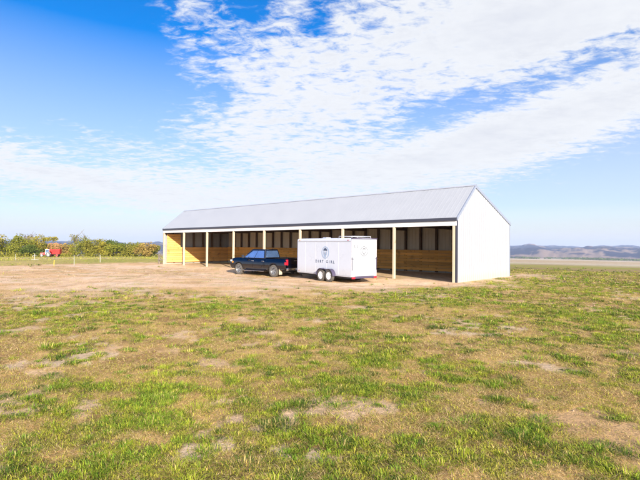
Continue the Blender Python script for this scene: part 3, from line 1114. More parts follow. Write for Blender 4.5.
def build_trailer(loc, rz):
    t = empty('cargo_trailer', loc, rz)
    tag(t, 'white enclosed cargo trailer on two axles with round emblem on its side', 'trailer')
    X0, X1, HW, Z0, Z1 = -2.36, 3.60, 1.04, .42, 2.78
    # shell: rounded cross-section lofted along x, nose slightly tapered
    def sec(x, hw, z1):
        r_ = .10
        pts = [(-hw, Z0), (hw, Z0)]
        pts += [(hw - r_ + r_ * math.cos(a), z1 - r_ + r_ * math.sin(a)) for a in np.linspace(0, PI / 2, 5)]
        pts += [(hw * .5, z1 + .022), (0, z1 + .03), (-hw * .5, z1 + .022)]
        pts += [(-hw + r_ - r_ * math.cos(a), z1 - r_ + r_ * math.sin(a)) for a in np.linspace(PI / 2, 0, 5)]
        return [(x, y, z) for y, z in pts]
    S = [sec(X0, HW, Z1), sec(X1 - .15, HW, Z1), sec(X1 + .0, HW - .05, Z1 - .03), sec(X1 + .06, HW - .22, Z1 - .12)]
    n_ = len(S[0])
    V = [p for s2 in S for p in s2]
    F = [(i * n_ + k, i * n_ + (k + 1) % n_, (i + 1) * n_ + (k + 1) % n_, (i + 1) * n_ + k) for i in range(len(S) - 1) for k in range(n_)]
    F += [tuple(range(n_)), tuple(range((len(S) - 1) * n_, len(S) * n_))]
    body = MB().add(V, F).build('body', 'trailer', t)
    # rails and seams on both sides
    for sgn in (1, -1):
        y = sgn * HW
        ya, yb = sorted((y, y + sgn * .012))
        MB().box(X0 + .02, X1 - .16, ya, yb, Z1 - .215, Z1 - .175).build('top_rail', 'trailer_trim', body, .004)
        ya, yb = sorted((y, y + sgn * .015))
        MB().box(X0 + .02, X1 - .16, ya, yb, Z0 - .02, Z0 + .07).build('bottom_rail', 'trailer_trim', body, .004)
        for x in np.arange(X0 + 1.22, X1 - .3, 1.22):
            ya, yb = sorted((y, y + sgn * .004))
            MB().box(x - .008, x + .008, ya, yb, Z0 + .075, Z1 - .22).build('panel_seam', 'trailer_seam', body)
        for x, z in ((X1 - .35, Z0 + .14), (X0 + .30, Z1 - .12), (X1 - .4, Z1 - .12)):
            ya, yb = sorted((y, y + sgn * .02))
            MB().box(x - .05, x + .05, ya, yb, z - .02, z + .02).build('marker_lamp', 'amber' if x > 0 else 'red_lens', body, .005)
        # tandem fender
        WR = .385
        pr = arc(-.43, WR, WR + .07, 180, 70, 10) + arc(.43, WR, WR + .07, 110, 0, 10)
        inn = arc(.43, WR, WR + .035, 0, 110, 10) + arc(-.43, WR, WR + .035, 70, 180, 10)
        ya, yb = sorted((y + sgn * .003, y + sgn * .27))
        mb = MB()
        m_ = len(pr)
        for i in range(m_ - 1):
            a, b, c_, d = pr[i], pr[i + 1], inn[m_ - 2 - i], inn[m_ - 1 - i]
            mb.add([(q[0], yy, q[1]) for yy in (ya, yb) for q in (a, b, c_, d)],
                   [(0, 1, 2, 3), (7, 6, 5, 4), (0, 4, 5, 1), (1, 5, 6, 2), (2, 6, 7, 3), (3, 7, 4, 0)])
        mb.build('fender', 'dark_trim', t)
        for x in (-.43, .43):
            wheel(t, 'wheel', x, sgn * (HW + .135), WR, WR, .20, 'rim_white', sgn, 8)
    # undercarriage: frame rails, axles and cross members
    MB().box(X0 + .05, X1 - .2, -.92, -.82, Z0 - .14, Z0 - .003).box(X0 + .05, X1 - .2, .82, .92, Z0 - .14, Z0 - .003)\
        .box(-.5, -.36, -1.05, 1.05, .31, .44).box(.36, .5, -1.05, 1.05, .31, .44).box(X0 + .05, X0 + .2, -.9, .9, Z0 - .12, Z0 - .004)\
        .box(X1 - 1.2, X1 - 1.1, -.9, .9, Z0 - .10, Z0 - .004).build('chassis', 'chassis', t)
    tg = MB()
    for sgn in (1, -1):
        tg.beam((X1 - .6, sgn * .70, Z0 - .06), (X1 + 1.30, 0, Z0 - .04), .07, .10)
    tg.beam((X1 + 1.1, 0, Z0 - .04), (X1 + 1.48, 0, Z0 + .06), .10, .10)
    tg.build('tongue', 'chassis', t)
    MB().tube([(X1 + .92, 0, .06), (X1 + .92, 0, .98)], .04).box(X1 + .82, X1 + 1.02, -.09, .09, .04, .07).build('jack', 'chassis', t)
    # rear: frame, ramp door, hinges, bars, lamps, plate
    for ya, yb in ((-HW, -HW + .07), (HW - .07, HW)):
        MB().box(X0 - .05, X0 - .003, ya, yb, Z0, Z1 - .05).build('rear_frame', 'trailer_trim', t, .008)
    MB().box(X0 - .10, X0 - .003, -HW, HW, Z1 - .048, Z1 + .01).build('rear_header', 'dark_trim', t, .008)
    d = MB().box(X0 - .045, X0 - .004, -HW + .075, HW - .075, Z0 + .03, Z1 - .055).build('ramp_door', 'trailer', t, .01)
    for sgn in (1, -1):
        yy = sgn * (HW - .035)
        MB().beam((X0 - .065, yy, Z0 + .4), (X0 - .065, yy, Z0 + 1.2), .03, .03).box(X0 - .09, X0 - .05, yy - .04 - .07 * (sgn > 0), yy + .04 + .07 * (sgn < 0), 1.50, 1.54).build('cam_bar', 'dark_trim', d)
        ya, yb = sorted((sgn * (HW - .02), sgn * (HW - .26)))
        MB().box(X0 - .09, X0 - .01, ya, yb, Z0 - .12, Z0 + .0).build('tail_lamp', 'red_lens', t, .01)
    MB().box(X0 - .085, X0 - .003, -HW + .27, HW - .27, Z0 - .10, Z0 + .02).build('rear_sill', 'dark_trim', t, .008)
    # small dark bracket in the upper corner of the door
    y0 = HW - .34
    MB().box(X0 - .06, X0 - .046, y0 - .12, y0 + .12, 2.20, 2.23).box(X0 - .06, X0 - .046, y0 + .085, y0 + .12, 2.232, 2.38)\
        .box(X0 - .06, X0 - .046, y0 - .12, y0 - .085, 2.232, 2.38).build('bracket', 'chassis', d)
    # roof vent and low rear rack
    MB().hexa([(1.2, -.22, Z1 + .03), (1.64, -.22, Z1 + .03), (1.64, .22, Z1 + .03), (1.2, .22, Z1 + .03)],
              [(1.25, -.18, Z1 + .10), (1.59, -.18, Z1 + .10), (1.59, .18, Z1 + .10), (1.25, .18, Z1 + .10)]).build('roof_vent', 'trailer_trim', t)
    rk = MB()
    for sgn in (1, -1):
        rk.tube([(X0 + .25, sgn * .78, Z1 + .02), (X0 + .25, sgn * .78, Z1 + .13), (X0 + 1.5, sgn * .78, Z1 + .13), (X0 + 1.5, sgn * .78, Z1 + .02)], .014, 6)
    for x in (.25, .65, 1.05, 1.5):
        rk.tube([(X0 + x, -.78, Z1 + .13), (X0 + x, .78, Z1 + .13)], .014, 6)
    rk.build('roof_rack', 'trailer_trim', t)
    # emblem and lettering on the near side, faded copy on the ramp door
    emblem(t, (.22, HW + .004, 1.86), (-1, 0, 0), (0, 0, 1), .40, 'ink', 'ink_mid')
    text_mesh('DIRT GIRL', .26, 'ink', t, (.26, HW + .006, 1.26), (-1, 0, 0), (0, 0, 1), .235)
    emblem(d, (X0 - .047, .04, 1.98), (0, -1, 0), (0, 0, 1), .32, 'ink_faded', 'ink_faded')
    text_mesh('DIRT GIRL', .22, 'ink_faded', d, (X0 - .049, 0, 1.46), (0, -1, 0), (0, 0, 1), .175)
    return t


def place(yaw, x, y):
    return (x, y, gzs(x, y)), PI / 2 + yaw


d_tr = np.array([-math.sin(TR_YAW), math.cos(TR_YAW)])
n_tr = np.array([math.cos(TR_YAW), math.sin(TR_YAW)])
c_near = np.array([0.36, 28.0])          # ground under the near tandem, between the two tyres
c_tr = c_near + n_tr * 1.2
loc, rz = place(TR_YAW, *c_tr)
trailer = build_trailer(loc, rz)
hitch = c_tr + d_tr * (3.60 + 1.46)
d_t = np.array([-math.sin(T_YAW), math.cos(T_YAW)])
c_t = hitch + d_t * 3.40
loc, rz = place(T_YAW, *c_t)
truck = build_truck(loc, rz)
truck.scale = (1.06, 1.06, 1.06)


# ------------------------------------------------------------------ tractor and red wagon in the field
def polar(u, r):
    """point at ground distance r on the bearing of column u of the photograph"""
    a = math.atan2(u - 320, 433.05)
    return r * math.sin(a), r * math.cos(a)


def build_tractor(loc, rz):
    t = empty('tractor', loc, rz)
    tag(t, 'small red tractor with a white cab standing at the left end of the red wagon', 'tractor')
    MB().hexa([(.4, -.38, .75), (2.1, -.34, .75), (2.1, .34, .75), (.4, .38, .75)], [(.4, -.40, 1.55), (2.05, -.30, 1.40), (2.05, .30, 1.40), (.4, .40, 1.55)]).build('hood', 'red', t, .06)
    MB().box(-1.0, 1.9, -.25, .25, .55, .78).build('chassis', 'tractor_dark', t, .02)
    c = MB()
    for x, y in ((.4, .62), (.4, -.62), (-.95, .62), (-.95, -.62)):
        c.beam((x, y, 1.0), (x * .85 - .05, y * .95, 2.45), .09, .09)
    c.hexa([(-.95, -.6, .9), (.42, -.6, .9), (.42, .6, .9), (-.95, .6, .9)], [(-.95, -.6, 1.45), (.42, -.6, 1.45), (.42, .6, 1.45), (-.95, .6, 1.45)])
    c.build('cab', 'tractor_white', t, .03)
    MB().box(-1.05, .5, -.72, .72, 2.45, 2.60).build('cab_roof', 'tractor_white', t, .05)
    MB().box(-.80, .30, -.55, .55, 1.45, 2.44).build('cab_glass', 'glass', t)
    MB().tube([(1.3, .2, 1.5), (1.3, .2, 2.3)], .05).build('exhaust', 'tractor_dark', t)
    for sgn in (1, -1):
        wheel(t, 'wheel', -.55, sgn * .88, .80, .80, .45, 'rim_dark', sgn, 6, False)
        wheel(t, 'wheel', 1.6, sgn * .75, .55, .55, .32, 'rim_dark', sgn, 6, False)
        y0, y1 = sorted((sgn * .66, sgn * 1.1))
        f = MB()
        P = arc(-.55, .8, .88, 170, 30, 8)
        for i in range(8):
            f.beam((P[i][0], sgn * .88, P[i][1]), (P[i + 1][0], sgn * .88, P[i + 1][1]), .46, .04, (0, 0, 1))
        f.build('mudguard', 'tractor_white', t)
    return t


def build_wagon(loc, rz):
    t = empty('farm_wagon', loc, rz)
    tag(t, 'bright red box wagon with a tall open rack above its sides, in the field', 'wagon')
    b = MB()
    L_, Wd, z0, z1 = 1.85, 1.15, .85, 2.35
    b.hexa([(-L_, -Wd * .9, z0), (L_, -Wd * .9, z0), (L_, Wd * .9, z0), (-L_, Wd * .9, z0)], [(-L_ - .1, -Wd, z1), (L_ + .1, -Wd, z1), (L_ + .1, Wd, z1), (-L_ - .1, Wd, z1)])
    b.f.remove(b.f[1])
    o = b.build('box', 'red', t)
    s2 = o.modifiers.new('thickness', 'SOLIDIFY')
    s2.thickness = .06
    for x in (-1.3, -.45, .45, 1.3):
        for sgn in (1, -1):
            MB().beam((x, sgn * (Wd * .9 + .03), z0), (x, sgn * (Wd + .04), z1), .09, .05).build('side_rib', 'red', o)
    rk = MB()
    for x in (-1.75, -.6, .6, 1.75):
        for sgn in (1, -1):
            rk.beam((x, sgn * Wd, z1), (x, sgn * Wd, z1 + 1.75), .06, .06)
    for z in (z1 + .6, z1 + 1.2, z1 + 1.75):
        for sgn in (1, -1):
            rk.beam((-1.78, sgn * Wd, z), (1.78, sgn * Wd, z), .05, .05)
        rk.beam((-1.75, -Wd, z), (-1.75, Wd, z), .05, .05)
        rk.beam((1.75, -Wd, z), (1.75, Wd, z), .05, .05)
    rk.build('rack', 'rusty', t)
    MB().box(-1.7, 1.7, -.5, .5, .62, .82).beam((1.7, 0, .6), (2.9, 0, .55), .1, .1).build('chassis', 'chassis', t)
    for x in (-1.0, 1.0):
        for sgn in (1, -1):
            wheel(t, 'wheel', x, sgn * .92, .45, .45, .26, 'red', sgn, 6, False)
    return t


x, y = polar(54.8, 142)
build_wagon((x, y, gzs(x, y)), math.radians(196)).scale = (.78, .9, .92)
x2, y2 = polar(46.6, 139)
build_tractor((x2, y2, gzs(x2, y2)), math.radians(212)).scale = (.68, .85, .80)

# ------------------------------------------------------------------ fences, posts, stakes
def post_thing(u, r, h, rad, mat, name, label, cat, group=None, lean=0.0, cap=True):
    x, y = polar(u, r)
    mb = MB()
    mb.tube([(0, 0, -.25), (0, 0, h * .5), (lean, 0, h)], [rad, rad * .95, rad * .9], 10)
    if cap:
        mb.lathe([(rad * 1.25, 0), (rad * 1.25, .03), (.002, .05)], 10)
    # turn the cap upright and move it to the post's head
    if cap:
        nn = 30
        for i in range(len(mb.v) - nn, len(mb.v)):
            a, b, c = mb.v[i]
            mb.v[i] = (a + lean, c, b + h)
    o = mb.build(name, mat)
    o.location = (x, y, gzs(x, y))
    tag(o, label, cat, group)
    return o


FG = 'white fence posts in the left field'
for u, r, h, lab in ((16, 78, .9, 'white fence post at the far left edge of the field, left of the tractor'),
                     (74.5, 51, .95, 'tall white fence post in the field, right of the red wagon'),
                     (100.5, 58, .85, 'white fence post between the red wagon and the shed, near the field edge'),
                     (54.4, 47, .6, 'short yellow marker stake in a yellowish weed clump below the red wagon')):
    yel = 'yellow' in lab
    post_thing(u, r, h, .030 if not yel else .034, 'yellow' if yel else 'white_post', 'marker_stake' if yel else 'fence_post', lab,
               'stake' if yel else 'fence post', None if yel else FG, random.uniform(-.03, .03))
# white standpipe with a crossbar
x, y = polar(35, 64)
o = MB().tube([(0, 0, -.2), (0, 0, .80)], .035, 10).tube([(-.25, 0, .52), (.25, 0, .52)], .03, 8).tube([(-.45, .05, .03), (.45, .05, .03)], .035, 8).tube([(-.25, 0, .52), (-.25, 0, .36)], .03, 8).build('standpipe', 'white_post')
o.location = (x, y, gzs(x, y))
tag(o, 'white upright pipe with a crossbar standing in the field below the tractor', 'standpipe')
# wooden rail fence at the far corner of the shed
fx, fy = BX + B_A[0] * (BL + .15), BY + B_A[1] * (BL + .15)
fen = empty('rail_fence', (fx, fy, gzs(fx, fy)), PI - BYAW)
tag(fen, 'short weathered wooden rail fence joining the far corner of the shed', 'fence')
for xx in (.12, 1.55):
    MB().box(xx - .08, xx + .08, -.48, -.32, -.3, 1.12).build('post', 'old_wood', fen, .01)
for z in (.42, .95):
    MB().box(.05, 1.70, -.31, -.27, z - .07, z + .07).build('rail', 'old_wood', fen, .006)
MB().beam((.2, -.34, .12), (1.5, -.34, .98), .04, .09).build('brace', 'old_wood', fen)


# ------------------------------------------------------------------ trees beyond the field
LEAF = {
    'olive': leaf_material('leaf_olive', (.12, .12, .02), (.32, .29, .05)),
    'green': leaf_material('leaf_green', (.055, .09, .02), (.17, .21, .045)),
    'yellow': leaf_material('leaf_yellow', (.19, .175, .026), (.44, .37, .055)),
    'lime': leaf_material('leaf_lime', (.11, .135, .02), (.32, .31, .045)),
    'rust': leaf_material('leaf_rust', (.25, .17, .05), (.46, .33, .10)),
    'grey': leaf_material('leaf_grey', (.15, .13, .10), (.27, .23, .16)),
}


def leaf_cloud(n, clumps, size, rng):
    """n small leaf faces spread over several ragged clumps"""
    w_ = np.array([c[3] * c[4] * c[5] for c in clumps]) ** .7
    idx = rng.choice(len(clumps), n, p=w_ / w_.sum())
    c = np.array(clumps)[idx]
    d = rng.normal(size=(n, 3))
    d /= np.linalg.norm(d, axis=1)[:, None]
    rad = rng.uniform(.35, 1.0, n) ** .6 * rng.uniform(.85, 1.12, n)
    p = c[:, :3] + d * c[:, 3:6] * rad[:, None]
    a = rng.normal(size=(n, 3))
    a /= np.linalg.norm(a, axis=1)[:, None]
    b = np.cross(a, rng.normal(size=(n, 3)))
    b /= np.linalg.norm(b, axis=1)[:, None]
    s = (size * rng.uniform(.6, 1.4, n))[:, None]
    V = np.stack([p - a * s, p + b * s * .55, p + a * s, p - b * s * .55], 1).reshape(-1, 3)
    F = np.arange(4 * n).reshape(-1, 4)
    return V, F


def np_mesh(name, V, F, mat, parent=None):
    me = bpy.data.meshes.new(name)
    me.vertices.add(len(V))
    me.vertices.foreach_set('co', np.asarray(V, float).ravel())
    k = F.shape[1]
    me.loops.add(F.size)
    me.loops.foreach_set('vertex_index', F.ravel().astype(np.int32))
    me.polygons.add(len(F))
    me.polygons.foreach_set('loop_start', np.arange(len(F)) * k)
    me.polygons.foreach_set('loop_total', np.full(len(F), k))
    me.update()
    me.validate()
    me.materials.append(mat)
    o = bpy.data.objects.new(name, me)
    COL.objects.link(o)
    if parent:
        o.parent = parent
    return o


def tree(u, r, h, wd, kind, label, bare=False, low=False, seed=0):
    rng = np.random.default_rng(100 + seed)
    x, y = polar(u, r)
    t = empty('tree' if not low else 'shrub', (x, y, gzs(x, y)), rng.uniform(0, 6))
    tag(t, label, 'tree' if not low else 'shrub', 'trees and shrubs along the far side of the left field')
    tr = MB()
    th = h * (.55 if not bare else .8)
    tr.tube([(0, 0, -.3), (rng.normal() * .1, rng.normal() * .1, th * .5), (rng.normal() * .2, rng.normal() * .2, th)], [.03 * h, .02 * h, .008 * h], 7)
    for k in range(5 if not bare else 16):
        a = rng.uniform(0, 6.28)
        z = th * rng.uniform(.25, .95)
        l_ = wd * rng.uniform(.5, .95)
        e = (math.cos(a) * l_, math.sin(a) * l_, z + h * rng.uniform(.1, .38))
        tr.tube([(0, 0, z), (e[0] * .5, e[1] * .5, z + (e[2] - z) * .4), e], [.011 * h, .007 * h, .003 * h], 5)
    tr.build('trunk', 'bark', t)
    cl = []
    wd = wd * 1.4
    nb_ = 12 if not low else 10
    for k in range(nb_):
        a = rng.uniform(0, 6.28)
        q = rng.uniform(0, .75)
        zc = h * rng.uniform(.22 if not bare else .45, .80)
        taper = 1 - .45 * max(0, (zc / h - .5) / .4)
        rr_ = wd * rng.uniform(.32, .55) * taper
        cl.append((math.cos(a) * wd * q * taper, math.sin(a) * wd * q * taper, zc, rr_, rr_, min(rr_ * rng.uniform(.6, .95), h * .22)))
    V, F = leaf_cloud(420 if bare else 1900 if not low else 1500, cl, .25 if not bare else .2, rng)
    V[:, 2] = np.maximum(V[:, 2], .05)
    np_mesh('crown', V, F, LEAF[kind], t)
    return t


row = [  # column, distance, height, half width, foliage, look
    (-22, 178, 7.0, 4.2, 'olive', 'olive green tree cut by the left edge of the picture', 0),
    (-5, 172, 8.0, 4.0, 'yellow', 'golden yellow tree at the very left of the treeline', 0),
    (8, 176, 6.6, 3.6, 'lime', 'yellow-green round tree second from the left edge', 0),
    (18, 172, 8.8, 3.6, 'lime', 'tall yellow-green tree left of the tractor, with a high rounded top', 0),
    (28, 186, 9.6, 3.0, 'grey', 'half bare grey tree rising behind the yellow-green trees left of the tractor', 2),
    (27, 165, 5.0, 3.2, 'green', 'low dark green bush in front of the half bare tree, left of the tractor', 1),
    (37, 176, 8.0, 3.8, 'yellow', 'broad golden tree directly behind the tractor', 0),
    (45, 186, 6.6, 3.0, 'green', 'dark green tree behind the tractor cab', 0),
    (50.5, 190, 8.8, 2.6, 'yellow', 'narrow yellow tree rising over the left end of the red wagon', 0),
    (57, 186, 5.5, 2.6, 'rust', 'rust coloured shrub behind the red wagon', 1),
    (64, 178, 5.2, 3.0, 'rust', 'orange-brown shrub just right of the red wagon', 1),
    (70, 186, 5.6, 2.6, 'yellow', 'pale yellow shrub before the blue hill, right of the red wagon', 1),
    (76, 184, 9.6, 2.8, 'olive', 'tall thin olive tree, the first of the high ones right of the wagon', 2),
    (80, 172, 6.6, 3.2, 'lime', 'yellow-green bush under the tall thin olive tree', 1),
    (86, 186, 9.2, 3.4, 'lime', 'tall loose tree with sparse yellow-green top, middle of the treeline', 2),
    (89, 170, 6.0, 3.0, 'olive', 'round olive bush below the tall loose tree', 1),
    (96, 176, 7.2, 3.4, 'olive', 'broad olive tree right of the tall loose tree', 0),
    (103, 170, 6.2, 3.2, 'yellow', 'yellow bush in the middle of the green stretch, right of the tall trees', 1),
    (110, 174, 6.6, 3.4, 'green', 'dark green round tree right of the yellow bush', 0),
    (118, 168, 6.0, 3.4, 'lime', 'light green round bush between two darker green ones', 1),
    (125, 170, 6.4, 3.2, 'green', 'dark green round bush, rightmost of the dark green ones', 1),
    (132.5, 164, 5.6, 3.0, 'olive', 'olive bush standing third from the shed end of the treeline', 1),
    (140, 176, 6.4, 3.0, 'lime', 'yellow-green tree between the olive bush and the orange-brown bush by the shed', 0),
    (147, 160, 6.0, 2.8, 'rust', 'orange-brown bush nearest the shed corner', 1),
    (153.5, 170, 5.0, 2.4, 'olive', 'small olive bush at the shed corner, last of the treeline', 1),
]
for i, (u, r, h, wd, kind, lab, typ) in enumerate(row):
    tree(u, r, h, wd, kind, lab, typ == 2, typ == 1, i)

# undergrowth below the trees
rng = np.random.default_rng(5)
us = rng.uniform(-60, 160, 2600)
rs = rng.uniform(158, 196, 2600)
aa = np.arctan2(us - 320, 433.05)
px, py = rs * np.sin(aa), rs * np.cos(aa)
pz = gz(px, py)
cl = np.stack([px, py, pz + .4], 1)
V, F = leaf_cloud(9000, [(*c, 1.0, 1.0, rng.uniform(.5, 1.5)) for c in cl[:700]], .28, rng)
o = np_mesh('undergrowth', V, F, LEAF['olive'])
tag(o, 'low brush under the treeline at the far side of the left field', 'brush', kind='stuff')

# dark woods at the foot of the far hills
rng = np.random.default_rng(8)
az_ = rng.uniform(.38, .80, 420)
rd = 2500 + 420 * rng.beta(2, 2, 420) + 120 * np.sin(az_ * 40)
cx, cy = rd * np.sin(az_), rd * np.cos(az_)
keep = fbm(cx / 160, cy / 160, 5, 3) > .44
cx, cy = cx[keep], cy[keep]
cz = gz(cx, cy)
V, F = leaf_cloud(7000, [(a, b, c + 4, 16, 16, rng.uniform(4, 8)) for a, b, c in zip(cx, cy, cz)], 3.2, rng)
o = np_mesh('far_woods', V, F, LEAF['green'])
tag(o, 'dark strip of woods at the foot of the blue hills', 'woods', kind='stuff')


# ------------------------------------------------------------------ grass
def build_grass():
    rng = np.random.default_rng(3)
    VV, CC, FF = [], [], []
    base = 0
    # ring: r0, r1, tufts per m2, blades per tuft, height, width, segments, tuft radius
    rings = [(2.4, 8.5, 340, 12, .075, .0048, 2, .06), (8.5, 17, 130, 11, .085, .0085, 1, .085), (17, 30, 52, 9, .085, .015, 1, .13), (30, 75, 9.0, 8, .10, .03, 1, .26), (75, 152, 1.3, 7, .22, .10, 1, .7)]
    for r0, r1, dens, nb_, hh, ww, seg, trad in rings:
        half = math.radians(44)
        area = half * (r1 * r1 - r0 * r0)
        n = int(area * dens)
        r = np.sqrt(rng.uniform(r0 * r0, r1 * r1, n))
        a = rng.uniform(-half, half, n)
        x, y = r * np.sin(a), r * np.cos(a)
        pad, green, patch, g1, g2, g3 = masks(x, y)
        u, v = barn_uv(x, y)
        inside = (v > -.15) & (v < BD + .1) & (u > -.1) & (u < BL + .1)
        pr = ((a < .15) | (r < 48)) * ((a < -.3) | (r < 75)) * (0.62 + 0.38 * sstep(green, .2, .7)) * (1 - .965 * pad) * (1 - .85 * patch)
        k = (rng.uniform(size=n) < pr) & ~inside
        x, y, green, pad, g2, g3, r = x[k], y[k], green[k], pad[k], g2[k], g3[k], r[k]
        # taller, lusher clumps where the finest pattern peaks
        lush = sstep(green + .5 * (g3 - .5), .55, .95) * sstep(fbm(x * 2.8, y * 2.8, 111, 3, .6), .44, .60)
        n = len(x)
        x = np.repeat(x, nb_)
        y = np.repeat(y, nb_)
        L_ = np.repeat(lush, nb_)
        G = np.repeat(green, nb_)
        N = len(x)
        tr_ = np.repeat(trad * rng.uniform(.6, 1.5, n), nb_)
        ang = rng.uniform(0, 2 * PI, N)
        q = np.sqrt(rng.uniform(0, 1, N)) * tr_
        bx, by = x + np.cos(ang) * q, y + np.sin(ang) * q
        bz = gz(bx, by) - .006
        dry = rng.uniform(size=N) > (.34 + .52 * sstep(G, .28, .68) + .25 * L_)
        h = hh * rng.uniform(.35, 1.15, N) * (.65 + .35 * L_) * np.where(dry, .9, 1.0)
        lean = rng.uniform(.3, 1.7, N) + np.where(dry, rng.uniform(.3, 3.2, N), 0)
        la = ang + rng.normal(0, .9, N)
        wid = ww * rng.uniform(.6, 1.3, N) * (1 + .4 * L_)
        sa = la + PI / 2 + rng.normal(0, .5, N)
        sx, sy = np.cos(sa) * wid / 2, np.sin(sa) * wid / 2
        lx, ly = np.cos(la), np.sin(la)
        # colours
        gcol = np.array([.31, .37, .035])[None] * (1 - L_[:, None]) + np.array([.17, .30, .03])[None] * L_[:, None]
        yl = rng.uniform(size=N)[:, None] ** 1.6 * (1 - .5 * L_[:, None])
        gcol = gcol * (1 - yl) + np.array([.58, .50, .08])[None] * yl
        dcol = np.array([.90, .65, .26])[None] * (.28 + .90 * rng.uniform(size=N))[:, None]
        dcol[:, 0] *= 1 + .1 * rng.normal(size=N)
        tone = np.repeat(rng.uniform(size=n), nb_)[:, None]
        gcol = np.where(tone > .86, gcol * .45 + np.array([.42, .42, .04])[None] * .55, gcol)
        gcol = np.where(tone < .22, gcol * np.array([.40, .48, .5])[None], gcol)
        c = np.where(dry[:, None], dcol, gcol) * rng.uniform(.75, 1.2, N)[:, None]
        if seg == 2:
            hx = h * lean * .30
            h1 = h * .62 / np.sqrt(1 + .3 * lean ** 2)
            tx_ = h * lean * .95
            h2 = h / np.sqrt(1 + lean ** 2 * .8)
            V = np.stack([np.stack([bx - sx, by - sy, bz], 1), np.stack([bx + sx, by + sy, bz], 1),
                          np.stack([bx + lx * hx + sx * .8, by + ly * hx + sy * .8, bz + h1], 1),
                          np.stack([bx + lx * hx - sx * .8, by + ly * hx - sy * .8, bz + h1], 1),
                          np.stack([bx + lx * tx_, by + ly * tx_, bz + h2], 1)], 1)
            o = base + np.arange(N)[:, None] * 5
            F = np.concatenate([o + np.array([0, 1, 2]), o + np.array([0, 2, 3]), o + np.array([3, 2, 4])], 0)
            m = 5
        else:
            tx_ = h * lean * .85
            h2 = h / np.sqrt(1 + lean ** 2 * .8)
            V = np.stack([np.stack([bx - sx, by - sy, bz], 1), np.stack([bx + sx, by + sy, bz], 1),
                          np.stack([bx + lx * tx_, by + ly * tx_, bz + h2], 1)], 1)
            F = base + np.arange(N)[:, None] * 3 + np.array([0, 1, 2])
            m = 3
        VV.append(V.reshape(-1, 3))
        CC.append(np.repeat(c, m, 0))
        FF.append(F)
        base += N * m
    # separate tussocks standing out of the turf
    for r0, r1, dens, nb_, hh, ww in [(2.4, 8.5, 19, 165, .082, .0043), (8.5, 18, 13, 90, .095, .008), (18, 32, 5.0, 46, .115, .015), (32, 55, .9, 26, .15, .034)]:
        half = math.radians(44)
        n = int(half * (r1 * r1 - r0 * r0) * dens)
        r = np.sqrt(rng.uniform(r0 * r0, r1 * r1, n))
        a = rng.uniform(-half, half, n)
        x, y = r * np.sin(a), r * np.cos(a)
        pad, green, patch, g1, g2, g3 = masks(x, y)
        u, v = barn_uv(x, y)
        inside = (v > -.3) & (v < BD + .3) & (u > -.3) & (u < BL + .3)
        k = (rng.uniform(size=n) < (.12 + .88 * sstep(green + .5 * (g1 - .5), .35, .8)) * (1 - .985 * pad)) & ~inside
        x, y, pad = x[k], y[k], pad[k]
        n = len(x)
        size = rng.uniform(.40, 1.2, n) * (.75 + .9 * rng.uniform(size=n) ** 3)
        tone = rng.uniform(size=n)
        S = np.repeat(size, nb_)
        N = n * nb_
        ang = rng.uniform(0, 2 * PI, N)
        q = rng.uniform(0, 1, N) ** .7
        bx = np.repeat(x, nb_) + np.cos(ang) * q * .13 * S * np.repeat(rng.uniform(.7, 1.7, n), nb_)
        by = np.repeat(y, nb_) + np.sin(ang) * q * .13 * S
        bz = gz(bx, by) - .006
        h = hh * S * rng.uniform(.5, 1.1, N) * (1.1 - .45 * q)
        lean = .3 + 2.2 * q * rng.uniform(.4, 1.3, N)
        la = ang + rng.normal(0, .5, N)
        sa = la + PI / 2 + rng.normal(0, .4, N)
        wid = ww * rng.uniform(.7, 1.3, N)
        sx, sy = np.cos(sa) * wid / 2, np.sin(sa) * wid / 2
        lx, ly = np.cos(la), np.sin(la)
        h1, hx = h * .72 / np.sqrt(1 + .3 * lean ** 2), h * lean * .28
        h2, tx_ = h * .95 / np.sqrt(1 + lean ** 2 * .8), h * lean * .85
        V = np.stack([np.stack([bx - sx, by - sy, bz], 1), np.stack([bx + sx, by + sy, bz], 1),
                      np.stack([bx + lx * hx + sx * .85, by + ly * hx + sy * .85, bz + h1], 1),
                      np.stack([bx + lx * hx - sx * .85, by + ly * hx - sy * .85, bz + h1], 1),
                      np.stack([bx + lx * tx_, by + ly * tx_, bz + h2], 1)], 1)
        o = base + np.arange(N)[:, None] * 5
        FF.append(np.concatenate([o + np.array([0, 1, 2]), o + np.array([0, 2, 3]), o + np.array([3, 2, 4])], 0))
        T = np.repeat(tone, nb_)[:, None]
        gc = np.where(T < .25, np.array([.08, .14, .025])[None], np.where(T < .72, np.array([.17, .28, .03])[None], np.array([.36, .42, .04])[None]))
        old = rng.uniform(size=N)[:, None]
        gc = np.where(old > .82, np.array([.60, .47, .18])[None], gc) * rng.uniform(.65, 1.25, N)[:, None]
        VV.append(V.reshape(-1, 3))
        CC.append(np.repeat(gc, 5, 0))
        base += N * 5
    # straw lying on the ground between the tufts
    for r0, r1, dens, ln, ww in [(2.4, 8.5, 4200, .075, .0042), (8.5, 17, 1300, .10, .008), (17, 30, 380, .13, .015), (30, 48, 110, .2, .03)]:
        half = math.radians(44)
        n = int(half * (r1 * r1 - r0 * r0) * dens)
        r = np.sqrt(rng.uniform(r0 * r0, r1 * r1, n))
        a = rng.uniform(-half, half, n)
        x, y = r * np.sin(a), r * np.cos(a)
        pad, green, patch, g1, g2, g3 = masks(x, y)
        u, v = barn_uv(x, y)
        inside = (v > -.3) & (v < BD + .2) & (u > -.3) & (u < BL + .3)
        k = (rng.uniform(size=n) < (.35 + .65 * sstep(fbm(x * 2.2, y * 2.2, 121, 3, .6), .35, .6)) * (1 - .93 * pad) * (1 - .75 * patch)) & ~inside
        x, y, green = x[k], y[k], green[k]
        N = len(x)
        an = rng.uniform(0, 2 * PI, N)
